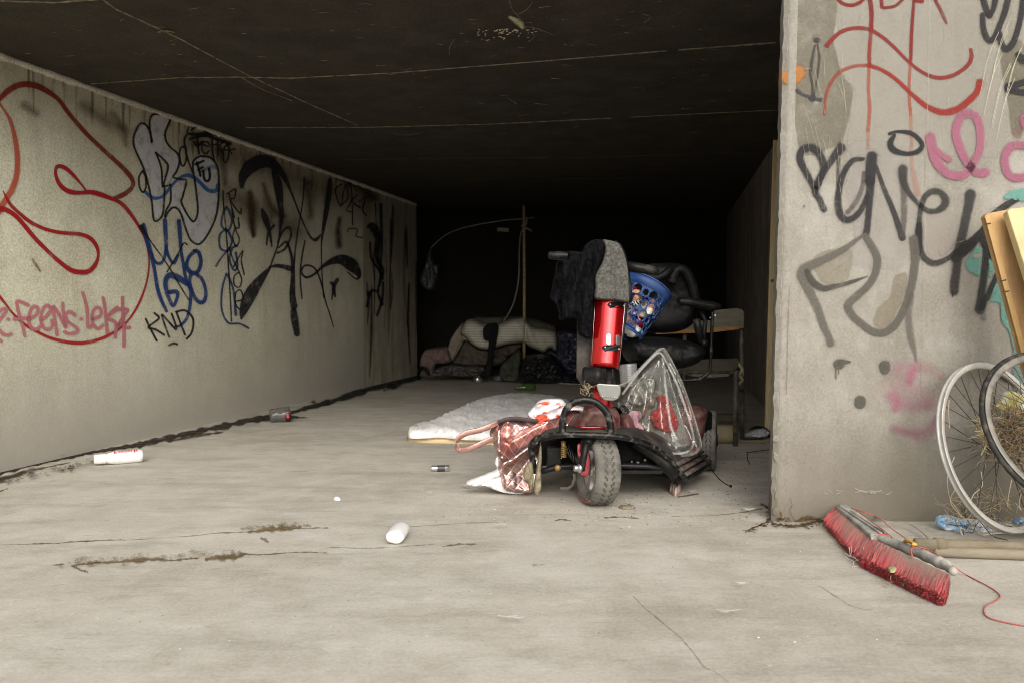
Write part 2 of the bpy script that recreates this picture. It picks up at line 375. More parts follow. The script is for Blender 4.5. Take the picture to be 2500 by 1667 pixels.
LIFT = {'left': .0015, 'front': .0015, 'ceil': .0015, 'floor': .001}
def paint(name, where, strokes, parent=None, label=None, mat='spray'):
    """strokes: (crop, rgb, alpha, soft, [(x, y, w)...] in that crop, w in crop pixels) ; fills: (crop, rgb, alpha, 'fill', [...])"""
    bm = bmesh.new(); uv = bm.loops.layers.uv.new('UVMap'); sf = bm.loops.layers.uv.new('soft'); cl = bm.loops.layers.float_color.new('col')
    F = {'left': onleft, 'front': onfront, 'ceil': lambda x, y: onz(x, y, CEIL), 'floor': floor}[where]
    N = {'left': LWN, 'front': Vector((0,-1,0)), 'ceil': Vector((0,0,-1)), 'floor': Vector((0,0,1))}[where]
    halo = []
    for st in strokes:
        if mat == 'spray' and where in ('left', 'front') and st[3] != 'fill' and st[3] < .6 and max(p[2] if len(p) > 2 else 0 for p in st[4])/CROP[st[0]][2] > 4.5:
            halo.append((st[0], st[1], st[2]*.30, 1.1, [(p[0], p[1], p[2]*1.75) if len(p) > 2 else p for p in st[4]]))
    for st in halo + list(strokes):
        crop, rgb, alpha, soft, pts = st[:5]
        ox, oy, s = CROP[crop]; LIFT[where] += .00003; L = N*LIFT[where]; c = lin(rgb)
        if soft == 'fill':
            ol = [(x/s+ox, y/s+oy) for x, y in spline(pts, 4, True)]
            vs, fs, ds = cdt(ol, 9, random.Random(3)); V = [bm.verts.new(F(v[0], v[1]) + L) for v in vs]
            for f in fs:
                fa = bm.faces.new([V[i] for i in f])
                for l, i in zip(fa.loops, f):
                    l[uv].uv = (max(0, .98-ds[i]/(st[5] if len(st) > 5 else 5)), 0); l[sf].uv = (.6, 0); l[cl] = (*c, alpha)
            continue
        w0 = 20; P = []
        for p in pts:
            if len(p) > 2: w0 = p[2]
            P.append((p[0]/s+ox, p[1]/s+oy, w0/s))
        if len(P) == 1: P = [(P[0][0]-.5, P[0][1], P[0][2]), (P[0][0]+.5, P[0][1], P[0][2])]
        S = spline(P, 7)
        # spread evenly
        S2 = [S[0]]
        for p in S[1:]:
            if math.hypot(p[0]-S2[-1][0], p[1]-S2[-1][1]) > max(1.5, p[2]*.12) or p is S[-1]: S2.append(p)
        if mat == 'soil':
            sd = pts[0][0]*.013+pts[0][1]*.017
            S2 = [(x+(.8+.25*w_)*nz(i*.45, sd), y+(.7+.12*w_)*nz(i*.5, sd+4), w_*((.25+1.84*abs(nz(i*.37, sd+8))) if w_ < 11 else (.8+.7*nz(i*.37, sd+8)))) for i, (x, y, w_) in enumerate(S2)]
        S = S2; n_ = len(S); rows = []
        wob = random.Random(len(pts)*7+int(pts[0][0]))
        for i, (x, y, w_) in enumerate(S):
            a = S[max(0, i-1)]; b2 = S[min(n_-1, i+1)]; tx = b2[0]-a[0]; ty = b2[1]-a[1]; l_ = math.hypot(tx, ty) or 1; tx /= l_; ty /= l_
            h = w_/2*(1.12 + .06*nz(i*.35, x*.01))
            if i == 0: rows.append((x-tx*h, y-ty*h, tx, ty, h, 1.0))
            rows.append((x, y, tx, ty, h, 0.0))
            if i == n_-1: rows.append((x+tx*h, y+ty*h, tx, ty, h, 1.0))
        prev = None
        for (x, y, tx, ty, h, e_) in rows:
            cur = [(bm.verts.new(F(x-ty*h*k, y+tx*h*k) + L), k, e_) for k in (-1, -.5, 0, .5, 1)]
            if prev:
                for j in range(4):
                    qd = (prev[j], prev[j+1], cur[j+1], cur[j])
                    try: fa = bm.faces.new([t[0] for t in qd])
                    except Exception: continue
                    for l, t in zip(fa.loops, qd): l[uv].uv = (t[1], t[2]); l[sf].uv = (soft, 0); l[cl] = (*c, alpha)
            prev = cur
    o = obj(name, bm, MATS[mat], parent, smooth=False, norm=False)
    o.visible_shadow = True
    if label: o['label'] = label
    return o
# ------------------------------------------------------------------ the place
bm = bmesh.new()
S = 60
def gridfloor(bm, x0, x1, y0, y1, n, m):
    V = [[bm.verts.new((x0+(x1-x0)*i/n, y0+(y1-y0)*j/m, 0)) for j in range(m+1)] for i in range(n+1)]
    for i in range(n):
        for j in range(m): bm.faces.new((V[i][j], V[i+1][j], V[i+1][j+1], V[i][j+1]))
gridfloor(bm, -S, S, -S, S, 2, 2)
ground = tag(obj('ground', bm, MATS['floor'], smooth=False, base=(0,0,0)), 'dusty beige concrete floor with joints and cracks', 'ground', kind='structure')

def wallbox(name, a, b, z0, z1, thick, n, mat, label, cat, parent=None):
    """upright slab from a to b (xy) with its visible face on that line and thickness away from n"""
    a = Vector((a[0], a[1], 0)); b = Vector((b[0], b[1], 0)); n = Vector(n); bm = bmesh.new()
    ring = lambda off: [a+Vector((0,0,z0))+off, b+Vector((0,0,z0))+off, b+Vector((0,0,z1))+off, a+Vector((0,0,z1))+off]
    prism(bm, ring(Vector()), ring(-n*thick))
    o = obj(name, bm, mat, parent, smooth=False)
    if not parent: tag(o, label, cat)
    return o
pL = lambda t: LW0 + LWD*t
tend = 5.94; tpan = None
# far panel starts at px x ~ 887
pp = onleft(887, 700); tp = (pp - LW0).dot(LWD)
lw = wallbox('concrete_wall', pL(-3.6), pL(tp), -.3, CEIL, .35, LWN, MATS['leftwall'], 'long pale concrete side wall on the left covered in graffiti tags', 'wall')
pan = wallbox('far_panel', pL(tp)-LWN*.006, pL(tend)-LWN*.006, -.3, CEIL, .34, LWN, MATS['panel'], None, None, lw)
pan['label'] = 'dark streaked far panel of the left wall'
# board joints on the left wall, slightly proud vertical lines
# front wall (faces the camera) with its leaning free edge
fe_top = q(1917, 0, PFY); fe_bot = onfront(1884, 1273)
dx = (fe_top - fe_bot)/(fe_top.z - fe_bot.z)
pt = lambda z: fe_bot + dx*(z - fe_bot.z)
bm = bmesh.new(); FT = 2.75
def edge_ring(Y):
    out = []
    for z in [-.3]+[FT*i/110 for i in range(0, 111)]:
        p = pt(z); out.append(Vector((p.x + .005*nz(z*9, 1) + .006*nz(z*37, 4), Y, z)))
    return out
A = edge_ring(PFY+.012); A2 = [v + Vector((.014, -.012, 0)) for v in A]; Bk = [Vector((v.x+.05, PFY+.20, v.z)) for v in A]
va = [bm.verts.new(v) for v in A]; va2 = [bm.verts.new(v) for v in A2]; vb = [bm.verts.new(v) for v in Bk]
vr = [bm.verts.new((5.2, PFY, v.z)) for v in A]; vrb = [bm.verts.new((5.2, PFY+.20, v.z)) for v in A]
for i in range(len(A)-1):
    bm.faces.new((va2[i], vr[i], vr[i+1], va2[i+1])); bm.faces.new((va[i], va2[i], va2[i+1], va[i+1]))
    bm.faces.new((vb[i], va[i], va[i+1], vb[i+1])); bm.faces.new((vr[i], vrb[i], vrb[i+1], vr[i+1])); bm.faces.new((vrb[i], vb[i], vb[i+1], vrb[i+1]))
bm.faces.new((va[-1], va2[-1], vr[-1], vrb[-1], vb[-1]))
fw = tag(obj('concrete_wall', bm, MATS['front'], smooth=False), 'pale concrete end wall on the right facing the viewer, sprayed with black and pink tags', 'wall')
# rough formwork strip along the free edge and a thin raised seam
bm = bmesh.new()
def strip(bm, x0p, x1p, z0, z1, proud, wob=.002, n=60):
    prev = None
    for i in range(n+1):
        z = z0+(z1-z0)*i/n; p = pt(z); k = 1.0/1.55
        xa = p.x + x0p*.00155 + wob*nz(z*14, 2); xb = p.x + x1p*.00155 + wob*nz(z*11, 7)
        pr = proud*(1+.6*nz(z*40, 3))
        cur = [bm.verts.new((xa, PFY-.0004, z)), bm.verts.new((xa+.004, PFY-pr, z)), bm.verts.new((xb-.004, PFY-pr*.9, z)), bm.verts.new((xb, PFY-.0004, z))]
        if prev:
            for j in range(3): bm.faces.new((prev[j], prev[j+1], cur[j+1], cur[j]))
        prev = cur
strip(bm, 10, 32, .01, 2.7, .004); 
obj('formwork_strip', bm, MATS['front'], fw)
bm = bmesh.new()
prev = None
for i in range(80):
    z = .05+i*.033; x = q(2257, 600, PFY).x + .002*nz(z*9, 5)
    cur = [bm.verts.new((x-.006, PFY-.0004, z)), bm.verts.new((x, PFY-.0028-.001*nz(z*50, 1), z)), bm.verts.new((x+.006, PFY-.0004, z))]
    if prev:
        for j in range(2): bm.faces.new((prev[j], prev[j+1], cur[j+1], cur[j]))
    prev = cur
obj('formwork_seam', bm, MATS['front'], fw)
# broken plaster at the foot of the free edge
bm = bmesh.new(); rnd = random.Random(5)
for i in range(26):
    z = rnd.uniform(.0, .42); p = pt(z); x = p.x + rnd.uniform(.004, .055)
    r_ = rnd.uniform(.006, .016); c = Vector((x, PFY-.001, z))
    vs = [bm.verts.new(c + Vector((math.cos(a)*r_*rnd.uniform(.6,1.3), 0, math.sin(a)*r_*rnd.uniform(.7,1.6)))) for a in [k*math.pi/4 for k in range(8)]]
    t = bm.verts.new(c + Vector((0, -rnd.uniform(.002,.005), 0)))
    for k in range(8): bm.faces.new((vs[k], vs[(k+1) % 8], t))
obj('rough_plaster', bm, MATS['front'], fw)
# inner right wall, dark with vertical streaks
rw0 = onz(1906, 329, CEIL); rw1 = onz(1792, 500, CEIL); rd = (rw1 - rw0); rd.z = 0; rd.normalize()
ra = rw0 - rd*2.62; rb = rw0 + rd*5.5; rn = Vector((-rd.y, rd.x, 0))
rw = wallbox('concrete_wall', (ra.x, ra.y), (rb.x, rb.y), -.3, CEIL, .3, rn, MATS['innerwall'], 'dark streaked inner wall behind the timber batten', 'wall')
BWY = 10.9
bw = wallbox('concrete_wall', (-3.2, BWY), (rb.x+.3, BWY), -.3, CEIL, .3, (0,-1,0), MATS['backwall'], 'end wall at the far end of the tunnel, coloured black for the fading light', 'wall')
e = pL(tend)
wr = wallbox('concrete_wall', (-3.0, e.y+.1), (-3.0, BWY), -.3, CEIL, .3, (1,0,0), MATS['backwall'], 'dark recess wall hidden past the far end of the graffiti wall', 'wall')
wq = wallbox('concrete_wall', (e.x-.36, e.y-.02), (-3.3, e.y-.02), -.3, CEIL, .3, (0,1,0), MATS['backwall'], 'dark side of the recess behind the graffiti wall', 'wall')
# ceiling slab
bm = bmesh.new()
prism(bm, [Vector((-3.75, 3.22, CEIL)), Vector((5.2, PFY+.21, CEIL)), Vector((5.2, 11.4, CEIL)), Vector((-4, 11.4, CEIL))],
          [Vector((-3.75, 3.22, CEIL+.25)), Vector((5.2, PFY+.21, CEIL+.25)), Vector((5.2, 11.4, CEIL+.25)), Vector((-4, 11.4, CEIL+.25))])
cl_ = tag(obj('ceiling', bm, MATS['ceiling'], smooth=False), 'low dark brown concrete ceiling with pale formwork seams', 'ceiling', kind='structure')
MATS['seam'] = plain('seam_lime', (.17,.148,.10), .9, var=.8, scale=22)
MATS['seamdim'] = plain('seam_lime_dark', (.06,.052,.036), .9, var=.8, scale=12)
def seam(pts, w, mat, gap=.35, seed=1):
    """broken lime ridge on the ceiling through photo points"""
    P = [onz(x, y, CEIL) for x, y in pts]; L = []
    for a, b_ in zip(P, P[1:]):
        k = max(2, int((b_-a).length/.018))
        L += [a.lerp(b_, i/k) for i in range(k)]
    L.append(P[-1]); bm = bmesh.new(); prev = None
    for i, p in enumerate(L):
        a = L[max(0, i-1)]; b_ = L[min(len(L)-1, i+1)]; t = (b_-a).normalized(); s = Vector((t.y, -t.x, 0))
        g = nz(i*.045, seed*3.7); ww = w*(.55+.7*abs(nz(i*.31, seed)))*(1+1.8*max(0, nz(i*.9, seed+9)-.35))
        if g < -gap-.18: prev = None; continue
        j = s*(.003*nz(i*.2, seed+5))
        cur = [bm.verts.new(p+j-s*ww-Vector((0,0,.0004))), bm.verts.new(p+j-Vector((0,0,.003+ww*.7))), bm.verts.new(p+j+s*ww-Vector((0,0,.0004)))]
        if prev:
            for k in range(2): bm.faces.new((prev[k], prev[k+1], cur[k+1], cur[k]))
        prev = cur
    return obj('ceiling_seam', bm, mat, cl_)
seam([(250,-2),(282,22),(420,85),(600,181),(740,247),(873,306)], .006, MATS['seam'], .5, 1)
seam([(873,306),(960,345),(1040,382)], .004, MATS['seamdim'], .15, 2)
seam([(223,205),(430,190),(583,188)], .004, MATS['seam'], .25, 3)
seam([(583,188),(705,191),(960,178),(1314,150)], .005, MATS['seam'], .3, 4)
seam([(1314,150),(1600,126),(1914,102)], .006, MATS['seam'], .3, 5)
seam([(600,312),(900,311),(1200,303),(1500,288),(1906,268)], .005, MATS['seam'], .2, 6)
seam([(840,391),(1060,386),(1400,385),(1853,372)], .004, MATS['seamdim'], .1, 7)
seam([(960,441),(1400,437),(1850,431)], .004, MATS['seamdim'], 0, 8)
seam([(0,2),(130,6),(255,-3)], .006, MATS['seam'], .2, 9)
# lumpy mortar ridge where the left wall meets the ceiling
bm = bmesh.new(); pts = []; rr = []
for i in range(260):
    t = -2.5 + i*(tend+2.5)/260; p = pL(t) + Vector((0,0,CEIL-.012)) - LWN*.004
    pts.append(p + LWN*.004*nz(t*14, 1)); rr.append(.021*(1+.55*nz(t*9, 3)+.5*nz(t*31, 5)))
tube(bm, pts, rr, 8); obj('mortar_ridge', bm, MATS['ridge'], lw)
# chips and scratches in the ceiling
rnd = random.Random(11); st = []
for i in range(170):
    x = rnd.uniform(20, 1890); y = rnd.uniform(5, 330) * (1 if x > 700 else .75); l = rnd.uniform(4, 26)
    if y > 133+.358*x - 8: continue
    st.append(('X', (170,158,128), rnd.uniform(.2,.75), .8, [(x, y, rnd.uniform(1,2.4)), (x+l, y-l*rnd.uniform(-.1,.2)+rnd.uniform(-2,2), 1)]))
for i in range(60):
    a = rnd.uniform(0, 6.28); d = rnd.random()**1.3*95; x = 1235+math.cos(a)*d; y = 78+abs(math.sin(a))*d*.35-10
    st.append(('X', (225,215,185), rnd.uniform(.6,1), .5, [(x, y, rnd.uniform(2,4)), (x+rnd.uniform(1,7), y-1, 1.2)]))
for a in (((1243,-4),(1250,18),(1262,32),(1275,44),(1280,62)), ((1262,32),(1285,20),(1300,0)), ((1270,58),(1310,66),(1352,82)), ((1276,60),(1304,84),(1290,98)), ((1570,30),(1588,38),(1572,52)),
          ((590,186),(640,215),(715,244)), ((1240,236),(1262,252)), ((1110,92),(1098,110),(1098,130)), ((960,322),(985,328),(1030,322))):
    st.append(('X', (175,165,135), .5, .8, [(x, y, 1.7) for x, y in a]))
st.append(('X', (215,205,170), .8, .9, [(1245,38,10),(1265,50,22),(1275,62,14)]))
st.append(('X', (130,118,90), .7, .6, [(385,75,5),(405,72,7),(425,75,4)]))
paint('chipped_marks', 'ceil', st, cl_)

# ------------------------------------------------------------------ graffiti on the left wall
RED = (150,24,26); RD = (120,30,30); ORG = (178,84,58); PNK = (186,112,120); BLK = (30,28,28); BLU = (24,60,120); SIL = (206,204,206); NVY = (40,38,44)
def stain(c, rgb, al, arr): return (c, rgb, min(1, al*1.45), 1.25, arr)
paint('damp_stains', 'left', [
 stain('C', (62,48,34), .75, [(430,480,90),(450,620,130),(450,780,130),(470,880,70)]), stain('C', (70,52,36), .5, [(980,380,130),(1000,520,180),(1010,700,120)]), stain('C', (48,40,30), .75, [(1290,720,60),(1275,850,100),(1285,980,110)]),
 stain('C', (80,56,36), .5, [(560,400,80),(640,620,120),(760,700,60)]), stain('C', (40,34,26), .6, [(1300,330,110),(1450,420,130),(1620,520,140)]), stain('A', (96,72,48), .35, [(800,620,170),(1000,760,200),(1200,860,180)]), stain('A', (96,80,56), .4, [(230,620,150),(350,700,120)]),
 stain('B', (120,98,66), .6, [(310,720,40),(340,770,50),(380,830,36)]), stain('G', (80,60,44), .45, [(620,300,90),(640,420,90),(650,520,60)]), stain('G', (60,48,36), .5, [(810,620,40),(820,740,50),(830,860,30)]),
 stain('A', (92,68,58), .35, [(1080,700,120),(1180,860,110),(1200,1000,80)]), 
 stain('X', (104,80,50), .4, [(470,345,90),(620,400,120),(760,450,120),(880,490,110)]), stain('X', (88,68,44), .45, [(560,480,110),(640,520,130),(720,560,110)]), 
], lw)
rnd = random.Random(77); st = []
for i in range(15):
    x = rnd.uniform(892, 1018); y = rnd.uniform(480, 700); L_ = rnd.uniform(60, 240); st.append(('X', (20,18,16), rnd.uniform(.4,.9), .9, [(x, y, rnd.uniform(3,12)), (x+rnd.uniform(-4,4), y+L_*.5, rnd.uniform(3,14)), (x+rnd.uniform(-6,6), y+L_, 3)]))
for i in range(46):
    x = rnd.uniform(0, 880); t0 = 133+.358*x+8; L_ = rnd.uniform(20, 120)*(1-x/1400); st.append(('X', rnd.choice([(86,66,42),(70,56,38),(110,92,64)]), rnd.uniform(.2,.5), 1.1, [(x, t0, rnd.uniform(5,16)), (x+rnd.uniform(-2,2), t0+L_*.5, rnd.uniform(4,12)), (x, t0+L_, 3)]))
paint('soot_streaks', 'left', st, lw)

paint('red_graffiti', 'left', [
 ('A', (128,40,34), .92, .35, [(-60,620,46),(0,550),(60,490,58),(150,435),(250,418,60),(360,440),(470,500,50),(560,570,40),(640,680),(740,800,42),(860,930),(1000,1060),(1120,1170,44),(1220,1270,48),(1268,1350,42),(1255,1410),(1200,1460,48),(1130,1495),(1070,1515,30)]),
 ('A', ORG, .9, .4, [(-10,600,20),(30,660,26),(90,760,34),(130,900,44),(155,1050,52),(160,1180,52),(150,1300,56),(110,1420,60),(50,1520,60),(-30,1650,60)]),
 ('A', (160,20,28), .97, .22, [(820,1435,16),(760,1360,22),(680,1270,34),(610,1215,40),(545,1205,36),(525,1260,30),(550,1350,36),(610,1420,42),(690,1452,44),(780,1455,36),(860,1450,44),(950,1470,46),(1070,1515,36)]),
 ('B', (160,28,30), .95, .25, [(1070,140,34),(1160,190,38),(1240,280,36),(1320,400,26),(1390,540,20),(1420,700,17),(1415,850,17),(1380,1000,20),(1320,1150,22),(1240,1280,20),(1150,1372,22),(1060,1430,28),(950,1480,30),(800,1515,32),(650,1510,32),(480,1470,28),(350,1410,26),(230,1340,26),(120,1240,22),(50,1150,24),(-30,1050,26)]),
 ('B', (156,22,28), .97, .22, [(25,70,10),(90,190,30),(180,280,32),(280,360,34),(400,420,32),(520,455,34),(640,470,34),(760,480,36),(860,520,38),(920,600,34),(935,690,26),(900,780,42),(840,835,46),(760,842,46),(670,820,44),(560,740,38),(450,640,36),(330,520,40),(230,400,42),(150,310,42),(60,250,46),(-20,235,60)]),
], lw)
P = 34
paint('pink_lettering', 'left', [('B', PNK, .88, .4, [(a[0], a[1], P) for a in s]) for s in (
 [(-40,1240),(10,1200),(60,1195),(20,1260),(-20,1310)], [(-20,1390),(40,1440),(100,1435)], [(-20,1480),(5,1500)], [(70,1290)],
 [(262,1155),(160,1118),(160,1180),(180,1260),(210,1360),(230,1450)], [(128,1292),(200,1285),(282,1275)],
 [(260,1295),(340,1250),(355,1190),(320,1168),(285,1210),(268,1290),(290,1370),(340,1388),(382,1360)],
 [(390,1300),(450,1250),(478,1190),(445,1160),(402,1200),(382,1290),(410,1370),(460,1388),(495,1350),(490,1305)],
 [(540,1440),(515,1280),(502,1168),(560,1250),(625,1370),(600,1230),(593,1140)], [(710,1250),(660,1222),(622,1250),(640,1310),(720,1370),(735,1410),(660,1430),(610,1412)],
 [(770,1290)], [(785,1040),(810,1120),(830,1230),(835,1360),(870,1355)], [(880,1290),(950,1262),(960,1205),(920,1180),(880,1230),(880,1330),(930,1382),(978,1350)],
 [(980,1090),(1000,1200),(1020,1420)], [(1112,1180),(1025,1272),(1100,1330),(1095,1462)], [(1050,1240),(1120,1202),(1215,1202),(1180,1260),(1110,1372),(1160,1330),(1200,1370),(1232,1370)], [(1165,1085),(1170,1250),(1180,1400),(1180,1545)])], lw)
paint('silver_graffiti', 'left', [
 ('G', SIL, .95, 'fill', [(110,150),(140,140),(165,190),(178,240),(168,160),(172,100),(200,80),(298,88),(282,150),(265,200),(272,250),(300,290),(345,330),(355,380),(340,440),(318,480),(300,520),(262,545),(255,640),(245,725),(195,750),(180,640),(160,540),(130,430),(75,310),(65,240),(80,190)], 2),
 ('G', (190,182,160), 1, 'fill', [(208,322),(268,380),(283,420),(260,500),(248,528),(238,420)], 1.5),
 ('G', SIL, .95, 'fill', [(320,510),(400,500),(378,600),(372,650),(440,760),(472,700),(458,560),(442,420),(450,370),(500,345),(560,360),(600,430),(606,560),(590,720),(540,840),(485,903),(435,885),(400,820),(360,700),(322,672),(285,700),(278,690),(300,560)], 2),
 ('G', (40,100,165), .85, .5, [(140,575,22),(190,612,26),(250,600,22),(310,530,20),(350,490,20),(400,468,26),(450,480,26),(490,515,28),(540,562,30),(590,565,30),(600,530,26)]),
 ('G', (60,120,175), .5, .8, [(490,445,30),(560,412,34),(590,420,30)]),
], lw)
OW = 13
paint('black_outline_graffiti', 'left', [('G', (34,34,38), .93, .35, [(p[0], p[1], OW) for p in s]) for s in (
 [(178,258),(168,190),(140,145),(105,140),(75,190),(62,240),(72,300),(130,430),(160,540),(180,640),(195,755),(245,728),(258,640),(262,545)],
 [(182,250),(165,160),(172,98),(200,78),(300,82),(282,150),(265,200),(272,250),(300,290),(345,330),(356,380),(340,440),(316,478),(360,492),(400,505),(378,600),(372,650),(440,760),(473,700),(462,560),(442,420),(450,370),(500,345),(565,362),(602,430),(608,560),(592,720),(540,840),(485,905),(432,885),(400,820),(362,705),(322,672),(285,700),(265,740),(272,690),(300,630),(298,525)],
 [(205,322),(270,382),(283,420),(262,500),(248,540),(240,420),(205,322)], [(248,540),(300,530)],
 [(402,210),(388,250),(405,350),(440,450)], [(398,292),(370,288),(356,330),(366,395),(385,405),(400,360),(398,295)],
 [(122,438),(98,480),(104,550),(126,575),(142,540),(140,480),(122,440)])] +
 [('G', BLK, .95, .25, s) for s in (
 [(468,385,15),(480,430),(490,470)], [(458,398,15),(510,375)], [(475,432,14),(505,415)], [(508,440,16),(515,490),(535,505),(550,480),(545,425)],
 [(415,160,10),(410,200,14),(480,205,22),(560,200,26),(640,215,24),(690,240,16)], [(430,180,9),(470,160,9),(520,185,9),(560,165,9),(600,200,9),(650,180,9),(690,210,9)],
 [(425,235,16),(520,215,18),(600,240,22),(680,265,20)], [(470,235,14),(480,330,12)], [(452,255,16),(470,280),(500,255)], [(505,270,10),(545,285),(535,255),(505,262),(500,310),(525,330),(545,310)],
 [(565,240,10),(570,330),(580,380)], [(560,275,10),(590,270)], [(600,250,10),(605,340)], [(640,250,10),(605,290),(640,330)], [(665,260,11),(640,300),(635,360),(650,388),(668,350),(672,290),(660,262)], [(620,310,9),(715,300)], [(640,240,9),(690,330)],
)], lw)
paint('blue_graffiti', 'left', [('B', BLU, .9, .38, s) for s in (
 [(1365,395,44),(1400,540,48),(1430,640,44),(1470,820,36),(1500,1000,40),(1540,1120,36),(1585,1215,30)], [(1430,640,30),(1470,735,30),(1520,760,30),(1560,720,30),(1582,600,36),(1575,450,46),(1570,350,44)],
 [(1582,600,30),(1605,690,28),(1655,760,26),(1700,680,22)], [(1705,355,46),(1715,500,40),(1725,640,32),(1745,760,34),(1770,900,34),(1812,1010,36),(1812,1150,34),(1780,1280,30),(1720,1350,26),(1670,1360,22)],
 [(1800,970,40),(1700,900,66),(1620,872,60),(1578,920,50),(1582,1010,46),(1612,1100,40),(1650,1165,34),(1690,1080,34),(1680,1030,44),(1610,1035,40)],
 [(1862,638,40),(1800,700,36),(1778,790,40),(1830,850,46),(1890,830,40),(1915,740,38),(1890,650,38),(1850,640,36)], [(1825,850,40),(1808,930,32),(1840,1050,34),(1890,1125,40),(1945,1120,40),(1962,1030,34),(1930,920,34),(1870,860,36)])] +
 [('B', BLK, .85, .4, [(1345,410,50),(1375,470,40),(1410,520,16)]), ('B', BLK, .9, .3, [(1400,500,14),(1450,570),(1600,780),(1700,950),(1800,1110)]), ('B', BLK, .9, .3, [(1785,580,16),(1750,568),(1700,660),(1640,760),(1590,840)])], lw)
paint('black_lettering', 'left', [('B', BLK, .93, .3, [(p[0], p[1], 20) for p in s]) for s in (
 [(1385,1290),(1430,1380),(1490,1495)], [(1470,1235),(1510,1285),(1410,1368),(1480,1390),(1560,1440)], [(1610,1460),(1570,1350),(1540,1248),(1600,1310),(1682,1392),(1635,1240)],
 [(1762,1440),(1715,1320),(1678,1220)], [(1678,1222),(1760,1208),(1830,1270),(1842,1350),(1820,1430),(1778,1478)], [(1610,1538),(1650,1520),(1685,1527)])], lw)
paint('vertical_lettering', 'left', [('G', (36,66,118), .85, .4, s) for s in (
 [(655,670,14),(630,720),(625,790),(665,820),(690,760),(670,690),(655,670)], [(650,810,14),(612,850),(615,930),(660,945),(690,890),(670,830),(650,810)], [(590,1045,16),(610,1010,12),(660,950,12),(720,915,16)],
 [(690,940,14),(675,1000),(700,1070),(725,1050),(715,960)], [(655,1095,14),(628,1190),(625,1320),(665,1405),(740,1412),(795,1440)], [(665,1105,14),(700,1200),(715,1355,20)])] +
 [('G', BLK, .93, .3, [(p[0], p[1], 10) for p in s]) for s in (
 [(632,565),(640,700),(655,850),(668,1050),(680,1250),(687,1395)], [(660,585),(712,555),(706,610),(682,628),(742,712),(748,680)], [(672,585),(690,680),(706,735)],
 [(690,690),(708,790),(735,800),(730,740)], [(712,800),(695,860),(715,920),(738,880),(720,830),(712,800)], [(670,930),(700,1010),(735,1080)], [(700,1050),(760,945),(750,1010),(768,1100)],
 [(735,1085),(705,1110),(705,1165),(738,1180),(752,1130),(735,1085)], [(712,1270),(760,1255),(745,1200),(715,1215),(712,1280),(740,1320),(780,1295)])], lw)
def va(c, rgb, al, so, arr): return (c, rgb, al, so, arr)
paint('black_graffiti', 'left', [va('C', NVY, .9, .22, s) for s in (
 [(345,415,40),(355,330,84),(410,245,120),(500,185,130),(600,180,112),(690,245,78),(760,340,44),(830,500,18),(900,680,14),(960,820,14),(1010,905,20),(1055,925,34),(1100,880,14)],
 [(655,270,50),(690,400,86),(710,550,66),(725,700,42),(710,850,20),(690,980,16),(640,1120,16),(600,1230,12)],
 [(540,640,30),(570,720,66),(600,810,40),(620,900,26),(632,990,14)], [(652,790,24),(600,860,22),(582,975,12)],
 [(690,1050,22),(760,1010,20),(815,890,20),(800,810,20),(740,840,22),(690,950,18)], [(700,1000,14),(770,945,22),(805,1020,24),(828,1130,28),(835,1300,44),(830,1450,58),(845,1560,66)],
 [(610,1185,20),(700,1175,36),(810,1200,50)], [(620,1190,20),(560,1260,60),(470,1380,108),(400,1500,116),(355,1620,70),(340,1680,20)],
 [(945,335,16),(935,500,12),(910,680,11),(880,850,12),(855,1050,16),(840,1230,22)], [(1190,355,36),(1180,480,50),(1160,620,50),(1130,800,34),(1110,950,16),(1110,1150,11),(1118,1320,12),(1130,1480,10)],
 [(950,935,14),(920,1100,17),(905,1280,15),(922,1490,14)],
 [(1225,1760,8),(1190,1640,12),(1150,1520,12),(1115,1370,14),(1070,1240,16),(1020,1182,16),(950,1172,16),(915,1230,18),(960,1285,22),(1040,1255,20),(1110,1190,26),(1200,1135,56),(1300,1115,96),(1390,1160,124),(1450,1230,76),(1468,1275,36),(1440,1300,14),(1360,1235,10)],
 [(1198,1335,22),(1225,1372,32),(1208,1495,12)], [(1258,1310,38),(1228,1375,32),(1242,1470,14)])] +
 [va('H', NVY, .85, .3, [(45,1130,50),(55,1200,60),(72,1300,46)])] +
 [va('C', (70,34,32), .8, .4, [(p[0], p[1], 15) for p in s]) for s in (
 [(1300,395),(1240,450),(1290,600),(1320,470),(1345,400),(1362,520),(1290,605)], [(1385,380),(1400,540),(1350,640),(1400,660)], [(1445,500),(1400,560),(1480,620)], [(1470,560),(1530,520),(1500,640),(1540,690)], [(1405,600),(1405,780)], [(1360,850),(1370,820),(1450,825),(1440,890),(1500,905)])] +
 [va('C', (24,22,22), .85, .5, s) for s in (
 [(1560,800,40),(1600,800,90),(1650,900,80),(1640,1050,60),(1660,1150,40)], [(1575,950,20),(1585,1100,22),(1650,1200,20),(1700,1300,20)], [(1640,1120,30),(1690,1220,50),(1670,1330,30),(1650,1430,24),(1690,1540,34)], [(1560,1440,40),(1600,1410,24),(1640,1420,20)], [(1545,1560,26),(1570,1450,30)], [(1700,1330,24),(1690,1500,30),(1640,1650,24)])], lw)
